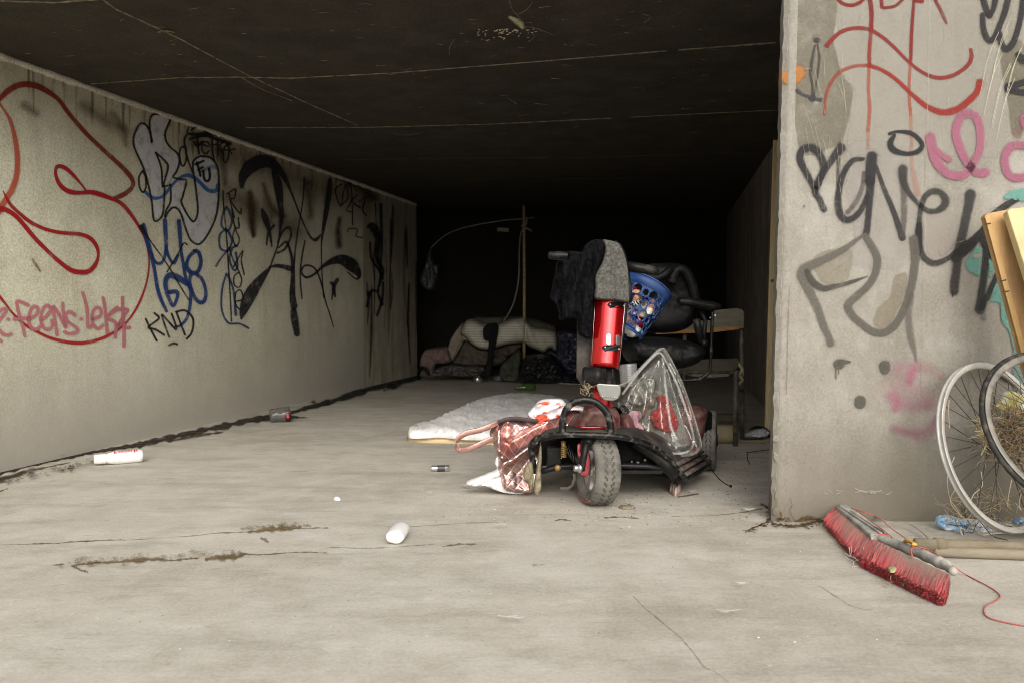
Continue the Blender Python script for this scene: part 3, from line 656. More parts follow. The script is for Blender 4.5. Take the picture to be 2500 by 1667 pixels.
# ------------------------------------------------------------------ graffiti on the front wall
WH = (158,153,143); OLV = (150,142,118)
paint('overpainted_patches', 'front', [
 ('D', WH, .5, 'fill', [(575,20),(900,-60),(1900,-60),(1930,380),(2110,480),(2140,800),(2200,1200),(2230,1500),(1400,1500),(700,1500),(650,1350),(690,1060),(730,900),(640,740),(520,640),(560,300)], 12),
 ('E', (160,155,148), .4, 'fill', [(660,200),(1300,220),(1380,600),(1300,1100),(1200,1400),(700,1380),(690,1200),(720,900),(640,700)], 14),
 ('E', (156,148,139), .5, 'fill', [(1400,900),(1640,820),(1700,1000),(1690,1200),(1500,1300),(1400,1200)], 8),
 ('D', (98,92,72), .45, 'fill', [(160,-40),(540,-40),(560,200),(540,400),(620,700),(720,850),(700,1060),(640,1300),(560,1400),(180,1400)], 8),
 ('D', (98,92,72), .5, 'fill', [(2120,500),(2360,420),(2360,1250),(2230,1300),(2190,1000)], 8),
 ('F', (128,117,94), .4, 'fill', [(1100,300),(1230,260),(1220,450),(1050,780),(900,760),(940,600),(1060,480)], 6),
 ('F', (128,117,94), .35, 'fill', [(330,100),(690,20),(690,280),(600,360),(420,370)], 6),
 ('F', (166,161,152), .4, 'fill', [(760,1100),(1000,1020),(1060,1200),(960,1320),(820,1250)], 8),
], fw)
P_ = lambda w, *a: [(x, y, w) for x, y in a]
RG = (112,28,26); RO = (150,72,52)
paint('red_graffiti', 'front', [
 ('D', RG, .92, .3, P_(34, (540,-30),(620,40),(710,55),(790,20),(830,-30))), ('D', RG, .92, .3, P_(34, (980,-30),(990,70))), ('D', RG, .92, .3, P_(30, (1005,80),(1120,60),(1205,-20))),
 ('D', RG, .9, .4, [(868,-30,46),(890,120,46),(885,290,40)]), ('D', (126,46,36), .8, .5, [(885,290,40),(870,500,40),(870,640,40)]), ('D', RO, .7, .7, [(868,640,40),(860,850,42),(872,1050,44),(856,1250,46)]), ('D', (160,104,80), .45, .9, [(856,1250,46),(856,1420,50)]),
 ('D', RG, .9, .4, [(1300,-30,30),(1275,300,34),(1265,600,32)]), ('D', RO, .75, .6, [(1262,600,34),(1250,880,34),(1265,1100,34)]), ('D', (160,104,80), .5, .9, [(1265,1100,40),(1275,1400,44)]), ('E', (164,122,104), .5, .9, [(1268,250,46),(1285,450,60),(1330,680,80)]),
 ('D', RG, .92, .3, P_(44, (1310,5),(1370,15))), ('D', RG, .92, .3, [(1480,-30,30),(1540,80,34),(1590,190,30),(1612,235,10)]),
 ('D', (118,38,32), .92, .3, [(465,440,44),(520,375,40),(600,310,36),(720,275,36),(860,285,38),(980,350,34),(1100,450,32),(1250,600,30),(1400,710,34),(1540,750,38),(1680,722,36),(1800,640,38),(1845,560,40),(1840,480,30)]),
 ('D', (140,58,44), .7, .6, [(440,1100,30),(450,950,34),(490,820,40),(580,700,40),(720,640,38),(860,630,38)]), ('D', (132,36,28), .9, .4, [(860,630,38),(980,670,38),(1120,760,38),(1280,910,40),(1430,1030,52),(1580,1080,64),(1720,1045,66),(1840,950,66),(1900,880,60),(1925,790,70)]),
], fw)
paint('orange_graffiti', 'front', [('D', (160,104,52), .92, .3, [(100,744,140),(150,728,165),(185,702,140)])], fw)
DK = (40,38,40)
paint('black_lettering', 'front', [
 ('D', (56,50,58), .85, .5, P_(56, (365,390))), ('D', (64,60,58), .8, .5, [(350,440,20),(325,560,26),(310,690,34),(325,830,24),(325,940,40)]), ('D', (64,60,58), .8, .5, [(372,430,14),(392,560,24),(370,750,18),(345,920,14)]),
 ('D', (64,60,62), .85, .45, [(175,870,36),(240,910,26),(330,945,30),(410,958,30)]), ('D', (60,56,60), .9, .4, P_(66, (325,945))), ('D', (60,56,60), .9, .4, P_(34, (408,960))),
 ('E', (36,36,36), .93, .28, [(1062,108,30),(1150,88,30),(1280,110,46),(1372,205,44),(1335,275,46),(1230,300,40),(1110,270,58),(1068,205,60),(1105,125,40)]),
 ('E', DK, .88, .5, [(595,245,110),(530,330,80),(455,440,70),(380,560,70),(352,660,70),(395,740,66),(435,830,70)]),
 ('E', DK, .88, .45, [(358,650,60),(270,490,66),(205,350,76),(235,260,80),(330,245,80),(405,330,80),(430,440,70),(400,550,66),(372,620,60)]),
 ('E', (60,56,54), .7, .7, [(575,350,50),(572,450,50),(572,600,50)]),
 ('E', DK, .82, .5, [(810,350,40),(710,365,56),(630,470,62),(585,620,66),(570,790,76),(612,910,80),(690,925,70),(780,850,60),(850,700,50)]), ('E', (70,66,62), .65, .7, [(815,480,40),(800,620,56),(740,760,62),(660,860,60)]),
 ('E', DK, .95, .35, [(892,330,110),(885,420,116),(875,560,100)]), ('E', DK, .85, .5, [(875,560,96),(872,700,84),(860,900,66),(842,1050,74)]), ('E', (50,48,46), .9, .3, [(935,420,30),(1000,610,44),(1100,850,50),(1185,1100,66)]), ('E', (76,72,66), .6, .7, [(1185,1080,60),(1200,900,76),(1200,700,80),(1190,520,80)]),
 ('E', (52,50,48), .85, .5, [(1188,450,104),(1195,560,84),(1240,660,60),(1330,770,50),(1410,835,56),(1500,848,60),(1580,800,80),(1595,730,80),(1540,665,66),(1455,665,66),(1390,730,60),(1355,860,56),(1345,1000,60),(1345,1150,66),(1385,1280,66),(1480,1345,66),(1600,1310,56),(1690,1240,50)]),
 ('E', (34,32,32), .9, .45, [(1345,980,60),(1340,1100,86),(1330,1220,86)]),
 ('E', (50,48,46), .9, .5, [(1835,690,120),(1810,830,100),(1775,1000,96),(1740,1150,96),(1715,1250,90)]), ('E', (36,34,34), .92, .4, [(1690,1300,90),(1780,1210,120),(1880,1120,100),(1980,1000,70),(2060,880,70),(2180,790,70),(2300,720,60)]),
 ('F', (52,48,46), .85, .5, [(1715,110,90),(1700,250,96),(1685,350,100),(1680,440,90)]), ('F', DK, .95, .5, P_(12, (1662,430),(1662,490))),
 ('F', (34,32,32), .95, .35, [(1950,-80,60),(1985,-20,100),(2040,70,90),(2090,180,40)]), ('F', (44,46,42), .92, .5, [(1985,0,60),(1985,120,70),(1965,300,76),(1945,450,80),(1930,610,110)]), ('F', (38,44,42), .9, .5, [(2110,200,30),(2070,330,60),(2000,480,60),(1940,600,60)]), ('F', (50,50,48), .5, .9, P_(90, (1960,690))),
 ('D', DK, .92, .35, [(1950,-30,60),(1985,90,60),(2020,150,60)]), ('D', DK, .92, .35, [(2080,-30,60),(2055,90,50),(2020,150,50)]), ('D', DK, .92, .3, [(1950,150,50),(1960,280,54),(2005,385,56),(2060,370,60),(2115,250,56),(2170,100,60),(2200,-30,60)]), ('D', DK, .92, .35, [(2110,330,56),(2140,440,60),(2185,475,60),(2250,400,60),(2310,200,56),(2345,-20,70)]),
 ('D', DK, .92, .35, [(2290,530,60),(2330,570,90),(2380,590,80)]), ('D', DK, .95, .3, [(2200,840,80),(2270,815,60),(2370,785,60)]), ('D', DK, .95, .3, [(2200,850,76),(2280,880,60),(2370,890,60)]),
], fw)
GY = (80,77,69)
paint('grey_graffiti', 'front', [
 ('F', (88,84,76), .8, .4, [(830,-90,66),(880,-10,72),(935,90,80),(945,170,80),(920,280,76),(850,390,74),(740,490,80),(668,570,86),(700,660,80),(800,750,76),(900,820,78),(1010,830,78),(1110,760,80),(1200,610,76),(1260,430,80),(1295,250,84),(1305,90,90),(1290,-60,90)]),
 ('F', (94,90,82), .78, .45, [(810,-100,26),(600,50,66),(400,150,84),(260,215,100),(225,280,110),(290,420,96),(370,590,84),(430,760,80),(480,870,70),(498,930,80)]), ('F', (66,64,57), .8, .45, [(270,250,60),(330,350,76),(430,408,66),(540,390,50),(690,350,40),(850,295,12)]),
 ('F', (94,90,82), .6, .7, [(1275,480,60),(1245,650,80),(1255,800,92),(1270,900,86),(1300,1010,50),(1318,1110,16)]),
 ('F', GY, .93, .25, P_(98, (578,1128))), ('F', GY, .9, .35, [(600,1110,60),(680,1108,24)]), ('F', GY, .9, .4, P_(13, (548,1170),(548,1262))), ('F', GY, .9, .4, P_(9, (575,1180),(575,1222))), ('F', GY, .93, .2, [(1014,1148,104),(1016,1176,100)]), ('F', GY, .93, .2, [(780,1482,104),(780,1500,104)]),
 ('E', GY, .6, .9, P_(34, (245,800))),
], fw)
PK = (146,90,108); PK2 = (172,104,128)
paint('pink_graffiti', 'front', [
 ('E', PK, .88, .3, [(1450,145,96),(1470,260,96),(1520,390,96),(1610,485,86),(1715,512,86),(1800,480,80),(1850,400,80),(1915,280,76),(1930,150,78),(1915,20,82),(1875,-60,84),(1800,-85,84),(1730,-40,84),(1695,80,84),(1710,180,84),(1760,310,84),(1830,420,84),(1900,480,84),(1975,478,90)]),
 ('E', PK, .85, .35, [(1480,240,50),(1560,310,60),(1630,355,66)]), ('E', PK, .88, .35, [(2380,230,84),(2270,215,84),(2190,265,84),(2160,370,84),(2195,490,84),(2270,528,84),(2380,515,84)]), ('D', PK, .8, .5, P_(100, (2345,1140),(2360,1200))), ('D', (150,96,98), .3, 1.2, P_(150, (2280,1270))),
 ('F', PK2, .62, 1.0, [(1290,1170,140),(1265,1230,140),(1250,1290,90)]), ('F', PK2, .62, 1.0, [(1090,1450,190),(1120,1490,150),(1120,1550,120)]),
 ('F', (166,118,128), .36, 1.1, [(1150,1180,240),(1300,1140,170),(1430,1180,150),(1550,1240,120)]), ('F', (166,118,128), .34, 1.2, [(1050,1350,280),(1300,1350,300),(1450,1500,260)]),
 ('N', (158,108,122), .5, 1.1, [(20,420,180),(100,440,160),(200,430,120)]), ('N', (150,98,114), .5, 1.1, [(-60,610,110),(60,640,110),(150,650,160),(230,600,130),(270,520,60)]),
], fw)
TQ = (98,146,134)
paint('turquoise_graffiti', 'front', [
 ('I', TQ, .92, 'fill', [(598,560),(680,440),(752,362),(768,480),(760,600),(752,680),(690,678),(620,630)], 3), ('I', TQ, .92, 'fill', [(822,505),(870,545),(903,592),(880,660),(808,850),(800,820),(830,660)], 2.5),
 ('I', TQ, .9, 'fill', [(838,930),(905,720),(945,760),(1010,900),(1110,1250),(1160,1460),(1080,1430),(1010,1200),(950,1150),(930,960)], 7), ('E', TQ, .9, 'fill', [(2140,730),(2190,660),(2280,630),(2400,640),(2400,760),(2240,745)], 4),
 ('N', (104,132,124), .7, 'fill', [(850,-20),(960,-20),(960,400),(900,380),(850,300)], 10),
 ('I', (156,144,130), .9, .5, [(700,490,50),(730,490,60)]),
], fw)
# fine scratches on the front wall
rnd = random.Random(8); st = []
for i in range(34):
    x = rnd.uniform(1930, 2060); y = rnd.uniform(130, 560); l = rnd.uniform(30, 130); a = rnd.gauss(.08, .12)
    st.append(('X', (172,167,146), rnd.uniform(.2,.6), .8, [(x, y, 1.6), (x+l*a, y+l*.5, 1.2), (x+l*a*1.6, y+l, 1)]))
for i in range(60):
    x = rnd.uniform(1930, 2500); y = rnd.uniform(0, 1230); l = rnd.uniform(4, 30); a = rnd.uniform(0, 3.1)
    st.append(('X', rnd.choice([(176,171,158), (96,84,66), (80,70,56)]), rnd.uniform(.2,.55), .8, [(x, y, 1.8), (x+l*math.cos(a), y+l*math.sin(a), 1.2)]))
for i in range(9):
    x = 2480+rnd.uniform(-50, 20); y = rnd.uniform(20, 200)
    st.append(('X', (200,196,172), .6, .8, [(x, y, 2), (x-25, y+60, 2), (x-45, y+150, 1.3)]))
for x0, y0, n_ in ((2075, 1195, 9), (2120, 1200, 4), (2000, 1200, 4)):
    for k in range(n_):
        x = x0+rnd.uniform(0, 70); st.append(('X', (176,171,158), .6, .7, [(x, y0+rnd.uniform(-6, 8), 3), (x+rnd.uniform(5,18), y0+rnd.uniform(-4, 8), 2)]))
st.append(('X', (120,96,74), .7, .5, [(1926,700,1.6),(1922,800,2),(1920,900,2.5),(1918,960,2)]))
st.append(('X', (84,70,52), .8, .6, [(1926,1213,1.5),(1932,1230,2),(1927,1245,2),(1940,1270,2)]))
paint('scratch_marks', 'front', st, fw)
# ------------------------------------------------------------------ materials of the objects
BLKP = plain('black_plastic', (.009,.009,.009), .38, var=.3, dirt=(.09,.08,.065), dirtamt=.05, dscale=9, spec=.18)
BLKD = plain('dusty_black', (.014,.0135,.013), .55, var=.3, dirt=(.13,.115,.09), dirtamt=.25, dscale=7)
BLKT = plain('black_tube', (.007,.007,.007), .34, var=.3, dirt=(.22,.21,.185), dirtamt=.12, dscale=34)
CHS = plain('black_chassis', (.004,.004,.004), .85, var=.4, dirt=(.02,.018,.014), dirtamt=.1, dscale=8, spec=.1)
RUB = plain('tyre_rubber', (.075,.07,.063), .9, var=.35, dirt=(.17,.16,.136), dirtamt=.75, dscale=14, spec=.2); GRV = plain('tyre_groove', (.075,.07,.062), .95, spec=.1)
REDP = plain('red_metallic', (.62,.006,.010), .22, metal=.75, var=.08, bumpy=.02, coat=1.0, scale=30)
MAR = plain('dusty_maroon', (.075,.006,.008), .5, metal=.2, var=.3, dirt=(.16,.10,.08), dirtamt=.5, dscale=20, coat=.1)
LENS = plain('dull_headlight', (.22,.225,.205), .25, var=.12, coat=.6)
SIL = plain('silver_metal', (.55,.55,.54), .32, metal=.9, var=.15)
LEA = plain('black_leather', (.006,.006,.0065), .5, var=.3, dirt=(.07,.065,.052), dirtamt=.05, dscale=12, bumpy=.3, spec=.14)
PNKP = plain('pink_plastic_film', (.42,.075,.09), .45, var=.3)
DEN = plain('black_cloth', (.0065,.0065,.0078), 1.0, var=.5, scale=30, stretch=(3,3,.5), spec=.05)
GRYC = plain('grey_felt', (.10,.097,.085), .95, var=.5, scale=90, bumpy=.7, spec=.1)
WHC = plain('white_cloth', (.72,.71,.70), .85, var=.08)
RAIL = plain('dusty_rail', (.045,.025,.022), .6, var=.4, dirt=(.15,.13,.105), dirtamt=.4, dscale=26)

# ------------------------------------------------------------------ mobility scooter (faces the viewer, front wheel turned)
sc0 = onz(1560, 1150); SCO = thing('mobility_scooter', 'dusty red and black mobility scooter with its front wheel turned, parked in the tunnel mouth', 'mobility scooter', (sc0.x, sc0.y, 0))
def tyre(bm, C, ax, R0, wid, seg=120, tread=True, depth=.004):
    """rounded-square tyre with slanted tread grooves"""
    A = Vector(ax).normalized(); U = Vector((0,0,1)); U = (U-A*U.dot(A)).normalized(); B = A.cross(U)
    prof = []
    hw = wid/2; rin = R0*.62
    for a, r in ((-.62,rin),(-.86,rin+.008),(-1,R0*.78),(-1.0,R0*.88),(-.9,R0*.955),(-.72,R0*.985),(-.56,R0*.994),(-.42,R0*.998),(-.28,R0),(-.14,R0),(-.04,R0),(.04,R0),(.14,R0),(.28,R0),(.42,R0*.998),(.56,R0*.994),(.72,R0*.985),(.9,R0*.955),(1.0,R0*.88),(1,R0*.78),(.86,rin+.008),(.62,rin)):
        prof.append((a*hw, r))
    seg = 200; rings = []
    def groove(i, j): return ((i + abs(j-10.5)*2.2) % 6 < 2 and j not in (10, 11)) or j in (8, 13)
    for i in range(seg):
        th = 2*math.pi*i/seg; ring = []
        for j, (h, r) in enumerate(prof):
            if tread and 4 <= j <= 17 and groove(i, j): r -= depth
            ring.append(bm.verts.new(Vector(C) + A*h + (U*math.cos(th)+B*math.sin(th))*r))
        rings.append(ring)
    for i in range(seg):
        a = rings[i]; b_ = rings[(i+1) % seg]
        for j in range(len(prof)-1):
            f = bm.faces.new((a[j], a[j+1], b_[j+1], b_[j]))
            if tread and 4 <= j < 17 and (groove(i, j)+groove(i, j+1)+groove(i+1, j)+groove(i+1, j+1)) >= 3: f.material_index = 1
# front wheel
ax = Vector((-.968, -.245, .05)).normalized();FY = 3.31
FR = .146; cpos = q(1459, 1150, FY); fc = Vector((cpos.x, cpos.y, FR))
bm = bmesh.new(); tyre(bm, fc, ax, FR, .108, depth=.0035); fw_t = obj('front_wheel', bm, [RUB, GRV], SCO)
bm = bmesh.new(); o_ = fc + ax*.0; revolve(bm, o_, ax, [(.0,.030),(.025,.034),(.03,.022),(.062,.018),(.078,.030),(.090,.034),(.092,.030),(.092,-.03),(0,-.03)], 40)
rim = obj('rim', bm, SIL, fw_t)
bm = bmesh.new()
for k in range(5):
    a = k*2*math.pi/5+.5; U = Vector((0,0,1)); U = (U-ax*U.dot(ax)).normalized(); B = ax.cross(U)
    d1 = U*math.cos(a)+B*math.sin(a); d2 = ax.cross(d1)
    prism(bm, [fc+ax*.030+d1*.02+d2*.014, fc+ax*.036+d1*.078+d2*.019, fc+ax*.036+d1*.078-d2*.019, fc+ax*.030+d1*.02-d2*.014], [fc+ax*.015+d1*.02+d2*.014, fc+ax*.02+d1*.078+d2*.019, fc+ax*.02+d1*.078-d2*.019, fc+ax*.015+d1*.02-d2*.014])
obj('rim_spoke', bm, SIL, fw_t, smooth=False)
# torn red plastic film caught in the wheel
ol = cv('P', [(835,705),(885,700),(880,800),(960,740),(1000,900),(985,1070),(940,1110),(880,1095),(850,1010),(870,900),(840,830)])
bm = pillow(ol, lambda x, y: q(x, y, FY-.080+ (x-1407)*.0012), TOCAM, .006, res=3, edge=4, amp=.006, ns=(.12,.1)); obj('torn_red_film', bm, PNKP, SCO)
U = Vector((0,0,1)); U = (U-ax*U.dot(ax)).normalized(); B = ax.cross(U)
bm = bmesh.new(); tube(bm, [fc+ax*.052+(U*math.cos(a)+B*math.sin(a))*.133 for a in [2.5+i*.1 for i in range(13)]], .0028, 6); obj('red_edging', bm, PNKP, SCO)
# fork arm + bolt
bm = bmesh.new(); ft_ = q(1431, 1082, FY-.10); fb_ = q(1419, 1148, FY-.11)
tube(bm, [ft_, ft_.lerp(fb_, .5), fb_], .014, 12); tube(bm, [q(1452,1072,FY-.02), q(1432,1078,FY-.09)], .02, 12); fa = obj('fork', bm, BLKP, SCO)
bm = bmesh.new(); revolve(bm, q(1418, 1142, FY-.105), ax, [(0,.03),(.011,.03),(.013,.027),(.013,.012),(.02,.010),(.02,0),(0,0)], 12); obj('bolt', bm, SIL, fa)
# far / near rear wheels
rx = Vector((.955, .0, -.0)) + Vector((0,-.27,0)); rx.normalize()
rc = q(1731, 1082, 4.03); rc.z = .152
bm = bmesh.new(); tyre(bm, rc, rx, .152, .074, depth=.003); rwh = obj('rear_wheel', bm, [RUB, GRV], SCO)
bm = bmesh.new(); revolve(bm, rc, rx, [(.0,.044),(.03,.044),(.034,.03),(.07,.026),(.088,.034),(.096,.034),(.096,-.02),(0,-.02)], 32); obj('rim', bm, BLKD, rwh)
lc = rc - rx*.50; lc = Vector((lc.x, lc.y+.02, .152))
bm = bmesh.new(); tyre(bm, lc, rx, .152, .074); lwh = obj('rear_wheel', bm, [RUB, GRV], SCO)
bm = bmesh.new(); revolve(bm, lc, -rx, [(.0,.03),(.07,.02),(.096,.03),(.096,-.02),(0,-.02)], 24); obj('rim', bm, BLKD, lwh)
bm = bmesh.new(); tube(bm, [rc-rx*.03, lc+rx*.03], .016, 10); obj('rear_axle', bm, CHS, SCO)
# chassis
BY = 3.31
bm = bmesh.new()
prism(bm, [q(x, y, BY+.10) for x, y in ((1312,1078),(1380,1072),(1545,1076),(1600,1098),(1668,1163),(1660,1172),(1560,1152),(1524,1148),(1390,1146),(1322,1135))],
          [q(x, y, BY+.10)+Vector((.10,.62,.0)) for x, y in ((1312,1078),(1380,1072),(1545,1076),(1600,1098),(1668,1163),(1660,1172),(1560,1152),(1524,1148),(1390,1146),(1322,1135))])
obj('chassis', bm, CHS, SCO, smooth=False)
bm = bmesh.new()
tube(bm, [q(1322,1150,BY), q(1362,1139,BY+.02), q(1425,1136,BY+.03), q(1520,1136,BY+.05), q(1580,1138,BY+.04), q(1640,1150,BY+.06)], .0135, 10); obj('front_axle', bm, BLKP, SCO)
bm = bmesh.new(); box(bm, q(1560,1149,BY+.05), (.19,.05,.014)); obj('cross_plate', bm, BLKP, SCO, smooth=False)
bm = bmesh.new(); box(bm, q(1352,1118,BY+.06), (.06,.06,.10)); obj('motor_box', bm, BLKP, SCO, smooth=False, bev=.005)
bm = bmesh.new(); tube(bm, [q(1375,1076,BY), q(1376,1092,BY-.005)], .010, 10); tube(bm, [q(1376,1090,BY-.01)+Vector((.011*math.cos(k*.9),.011*math.sin(k*.9),-.0012*k)) for k in range(40)], .003, 6)
revolve(bm, q(1361,1141,BY-.02), (0,-1,.2), [(0,.02),(.012,.02),(.014,.01),(.014,0),(0,0)], 12)
obj('damper', bm, plain('rusty_brass', (.30,.19,.07), .5, metal=.6, var=.4), SCO)
STL = plain('dull_steel', (.10,.095,.085), .4, metal=.8, var=.4)
for (x, y, r_) in ((1555,1128,.010),(1572,1120,.007),(1540,1124,.006)):
    bm = bmesh.new(); revolve(bm, q(x,y,BY+.085), (0,-1,0), [(0,.03),(r_,.03),(r_*1.2,.02),(r_*1.2,0),(0,0)], 10); obj('nut', bm, STL, SCO)
bm = bmesh.new(); tube(bm, [q(1526,1135,BY+.06), q(1572,1137,BY+.06)], .003, 8); obj('rod', bm, STL, SCO)
bm = bmesh.new()
for i in range(7): tube(bm, [q(1390+i*3,1086+i*4,BY+.03), q(1384+i*4,1100+i*5,BY+.02), q(1392+i*2,1118+i*3,BY+.03)], .0022, 5)
obj('wires', bm, STL, SCO)
# front bumper frame: wide crossbar plate and hoop
def px3(pts, Y): return [q(p[0], p[1], Y if len(p) < 3 else p[2]) for p in pts]
bar = spline([(1308,1152,BY+.02),(1301,1126,BY),(1296,1100,BY-.02),(1299,1082,BY-.04),(1315,1068,BY-.06),(1345,1062,BY-.09),(1385,1060,BY-.11),(1425,1061,BY-.12),(1465,1062,BY-.12),(1505,1065,BY-.11),(1545,1072,BY-.08),(1575,1081,BY-.04),(1600,1093,BY+.0),(1622,1109,BY+.03),(1643,1132,BY+.06),(1660,1152,BY+.08),(1671,1165,BY+.11),(1681,1168,BY+.15),(1700,1156,BY+.27),(1731,1134,BY+.5)], 6)
bm = bmesh.new(); tube(bm, [q(*p) for p in bar], .0125, 12); obj('bumper_bar', bm, BLKT, SCO)
hoop = spline([(1373,1058,BY-.10),(1373,1035,BY-.10),(1378,1010,BY-.10),(1388,992,BY-.10),(1405,979,BY-.10),(1428,975,BY-.10),(1452,980,BY-.10),(1472,995,BY-.10),(1485,1015,BY-.10),(1491,1040,BY-.10),(1492,1058,BY-.10)], 6)
bm = bmesh.new(); tube(bm, [q(*p) for p in hoop], .0145, 14); obj('bumper_hoop', bm, BLKT, SCO)
bm = bmesh.new(); tube(bm, [q(x,y,BY+.05) for x, y in ((1548,1080),(1575,1095),(1600,1112),(1625,1135),(1650,1160))], .012, 8, flat=(1.2,2.2,(0,0,1))); obj('inner_frame', bm, BLKP, SCO)
# fender skin behind the bar and floorboard with ribs
bm = bmesh.new()
front = spline([(1316,1066,BY-.04),(1365,1056,BY-.09),(1425,1055,BY-.11),(1489,1057,BY-.11),(1546,1066,BY-.07),(1600,1090,BY+.01),(1643,1128,BY+.07),(1676,1162,BY+.13)], 5)
rear = spline([(1345,1048,BY+.10),(1375,1040,BY+.16),(1425,1036,BY+.2),(1489,1036,BY+.22),(1560,1042,BY+.3),(1630,1066,BY+.42),(1690,1100,BY+.5),(1728,1126,BY+.5)], 5)
F1 = [q(*p) for p in front]; R1 = [q(*p) for p in rear]; prev = None
for a, b_ in zip(F1, R1):
    cur = [bm.verts.new(a.lerp(b_, k/6) + Vector((0,0,.012*math.sin(math.pi*k/6)))) for k in range(7)] + [bm.verts.new(b_-Vector((0,0,.03))), bm.verts.new(a-Vector((0,0,.022)))]
    if prev:
        for j in range(9): bm.faces.new((prev[j], prev[(j+1) % 9], cur[(j+1) % 9], cur[j]))
    prev = cur
fl = obj('floorboard', bm, BLKD, SCO)
bm = bmesh.new()
for k, (a, b_) in enumerate((((1652,1133),(1712,1102)),((1662,1146),(1722,1112)),((1672,1158),(1730,1124)))):
    p, r_ = q(a[0],a[1],BY+.10), q(b_[0],b_[1],BY+.46); tube(bm, [p, r_], .009, 8, flat=(1.6,1,(0,0,1)))
obj('floor_rib', bm, RAIL, SCO)
# bonnet: two dusty maroon humps and a recess
def dome(outline, Y, thick, mat, name, amp=.003, edge=26, fold=None, parent=SCO, res=4):
    bm = pillow(outline, atY(Y), TOCAM, thick, res=res, edge=edge, amp=amp, ns=(.04,.04), fold=fold, back=1.0); return obj(name, bm, mat, parent)
dome([(1380,1060),(1386,1040),(1398,1022),(1412,1010),(1421,1008),(1432,990),(1480,990),(1508,1002),(1512,1030),(1508,1062),(1440,1066)], BY+.12, .13, MAR, 'front_shroud', fold=lambda x, y: -.045 if (1424 < x < 1482 and 996 < y < 1036) else (.012 if y > 1050 else 0))
dome([(1500,1064),(1506,1024),(1516,1009),(1533,1010),(1546,1026),(1552,1050),(1560,1070),(1530,1068)], BY+.2, .10, MAR, 'side_shroud')
bm = bmesh.new(); tube(bm, [q(1411,1041,BY-.045), q(1424,1043,BY-.05), q(1466,1043,BY-.05), q(1476,1045,BY-.045)], .0055, 10, flat=(1,.8,(0,0,1))); obj('red_trim', bm, REDP, SCO)
dome([(1688,988),(1700,986),(1718,992),(1726,1000),(1722,1030),(1712,1075),(1704,1104),(1690,1100),(1600,1080),(1600,1030),(1640,1000)], 3.95, .10, MAR, 'rear_shroud')
# tiller column
ty = 3.50
def leanpt(x, y, Y=ty): return q(x, y, Y + (940-y)*.0003)
tb = leanpt(1476, 898); tt = leanpt(1492, 680); td = (tt-tb).normalized()
bm = bmesh.new(); px = ty/FPX; rr_ = 36.5*px
L = (tt-tb).length
prof = [(0,.02),(rr_*.55,.012),(rr_*.93,.003),(rr_*1.0,.0),(rr_,.02)] + [(rr_*(1+.12*t/10), .02+(L-.02)*t/10) for t in range(1, 11)] + [(0, L)]
revolve(bm, tb, td, prof, 48, sq=(1.0,1.0)); til = obj('tiller_cover', bm, REDP, SCO)
for v in til.data.vertices: pass
def clip(x0, x1, y0, y1, mat, name, h=.012, rad=4):
    c = [(x0+rad,y0),(x1-rad,y0),(x1,y0+rad),(x1,y1-rad),(x1-rad,y1),(x0+rad,y1),(x0,y1-rad),(x0,y0+rad)]
    def f(x, y):
        base = leanpt(x, y); cx = 1484 + (790-y)*.073; k = (x-cx)*px; d = math.sqrt(max(0.0001, (rr_*1.07)**2-k*k)); return base + Vector((0, -d, 0))
    bm = bmesh.new(); prism(bm, [f(x, y)+Vector((0,-h,0)) for x, y in c], [f(x, y)+Vector((0,.012,0)) for x, y in c]); return obj(name, bm, mat, til, smooth=False, bev=.0015)
clip(1478,1522,738,752, BLKP, 'clip', rad=6); clip(1465,1511,840,854, BLKP, 'clip', rad=6)
clip(1475,1487,813,840, SIL, 'slot', h=.004); clip(1499,1511,816,842, SIL, 'slot', h=.004)
for x, y in ((1484,744),(1517,747),(1472,845),(1505,849)):
    bm = bmesh.new(); base = leanpt(x, y) + Vector((0,-rr_*.98-.016,0)); revolve(bm, base, (0,-1,0), [(0,.008),(.004,.007),(.005,0),(0,0)], 10); obj('screw', bm, SIL, til)
bm = bmesh.new(); 
for sx in (-.93, .93):
    a_ = tb + td*.03 + Vector((sx*rr_*1.01, -rr_*.36, 0)); b_ = tb + td*(L-.01) + Vector((sx*rr_*1.12, -rr_*.40, 0)); tube(bm, [a_, b_], .0016, 6)
obj('trim_line', bm, SIL, til)
# housing behind the column and joint below it
bm = bmesh.new()
prism(bm, [q(x, y, 3.56) for x, y in ((1409,700),(1446,700),(1452,895),(1420,938),(1407,922))], [q(x, y, 3.74) for x, y in ((1409,700),(1446,700),(1452,895),(1420,938),(1407,922))]); obj('column_housing', bm, BLKD, SCO, smooth=False, bev=.006)
bm = bmesh.new(); prism(bm, [q(x, y, 3.6) for x, y in ((1440,700),(1536,700),(1530,780),(1510,900),(1452,900))], [q(x, y, 3.7) for x, y in ((1440,700),(1536,700),(1530,780),(1510,900),(1452,900))]); obj('rear_column_cover', bm, BLKP, SCO, smooth=False, bev=.006)
bm = bmesh.new(); revolve(bm, q(1422,915,3.47), (1,0,-.05), [(0,0),(.030,0),(.037,.006),(.038,.05),(.040,.052),(.040,.075),(.036,.078),(.036,.10),(0,.10)], 28)
revolve(bm, q(1484,940,3.52), (0,0,1), [(0,0),(.034,0),(.034,.02),(.030,.022),(.030,.085),(0,.085)], 24)
tube(bm, [q(1496,900,3.44), q(1495,940,3.44)], .004, 8); obj('tiller_joint', bm, BLKP, SCO)
bm = bmesh.new()
rb_ = q(1468, 1000, 3.50); rt_ = q(1474, 937, 3.50)
revolve(bm, rb_, rt_-rb_, [(0,0),(.058,0),(.060,.02),(.060,.06),(.057,(rt_-rb_).length),(0,(rt_-rb_).length+.004)], 36, sq=(.8,1)); neck = obj('neck_cover', bm, REDP, SCO)
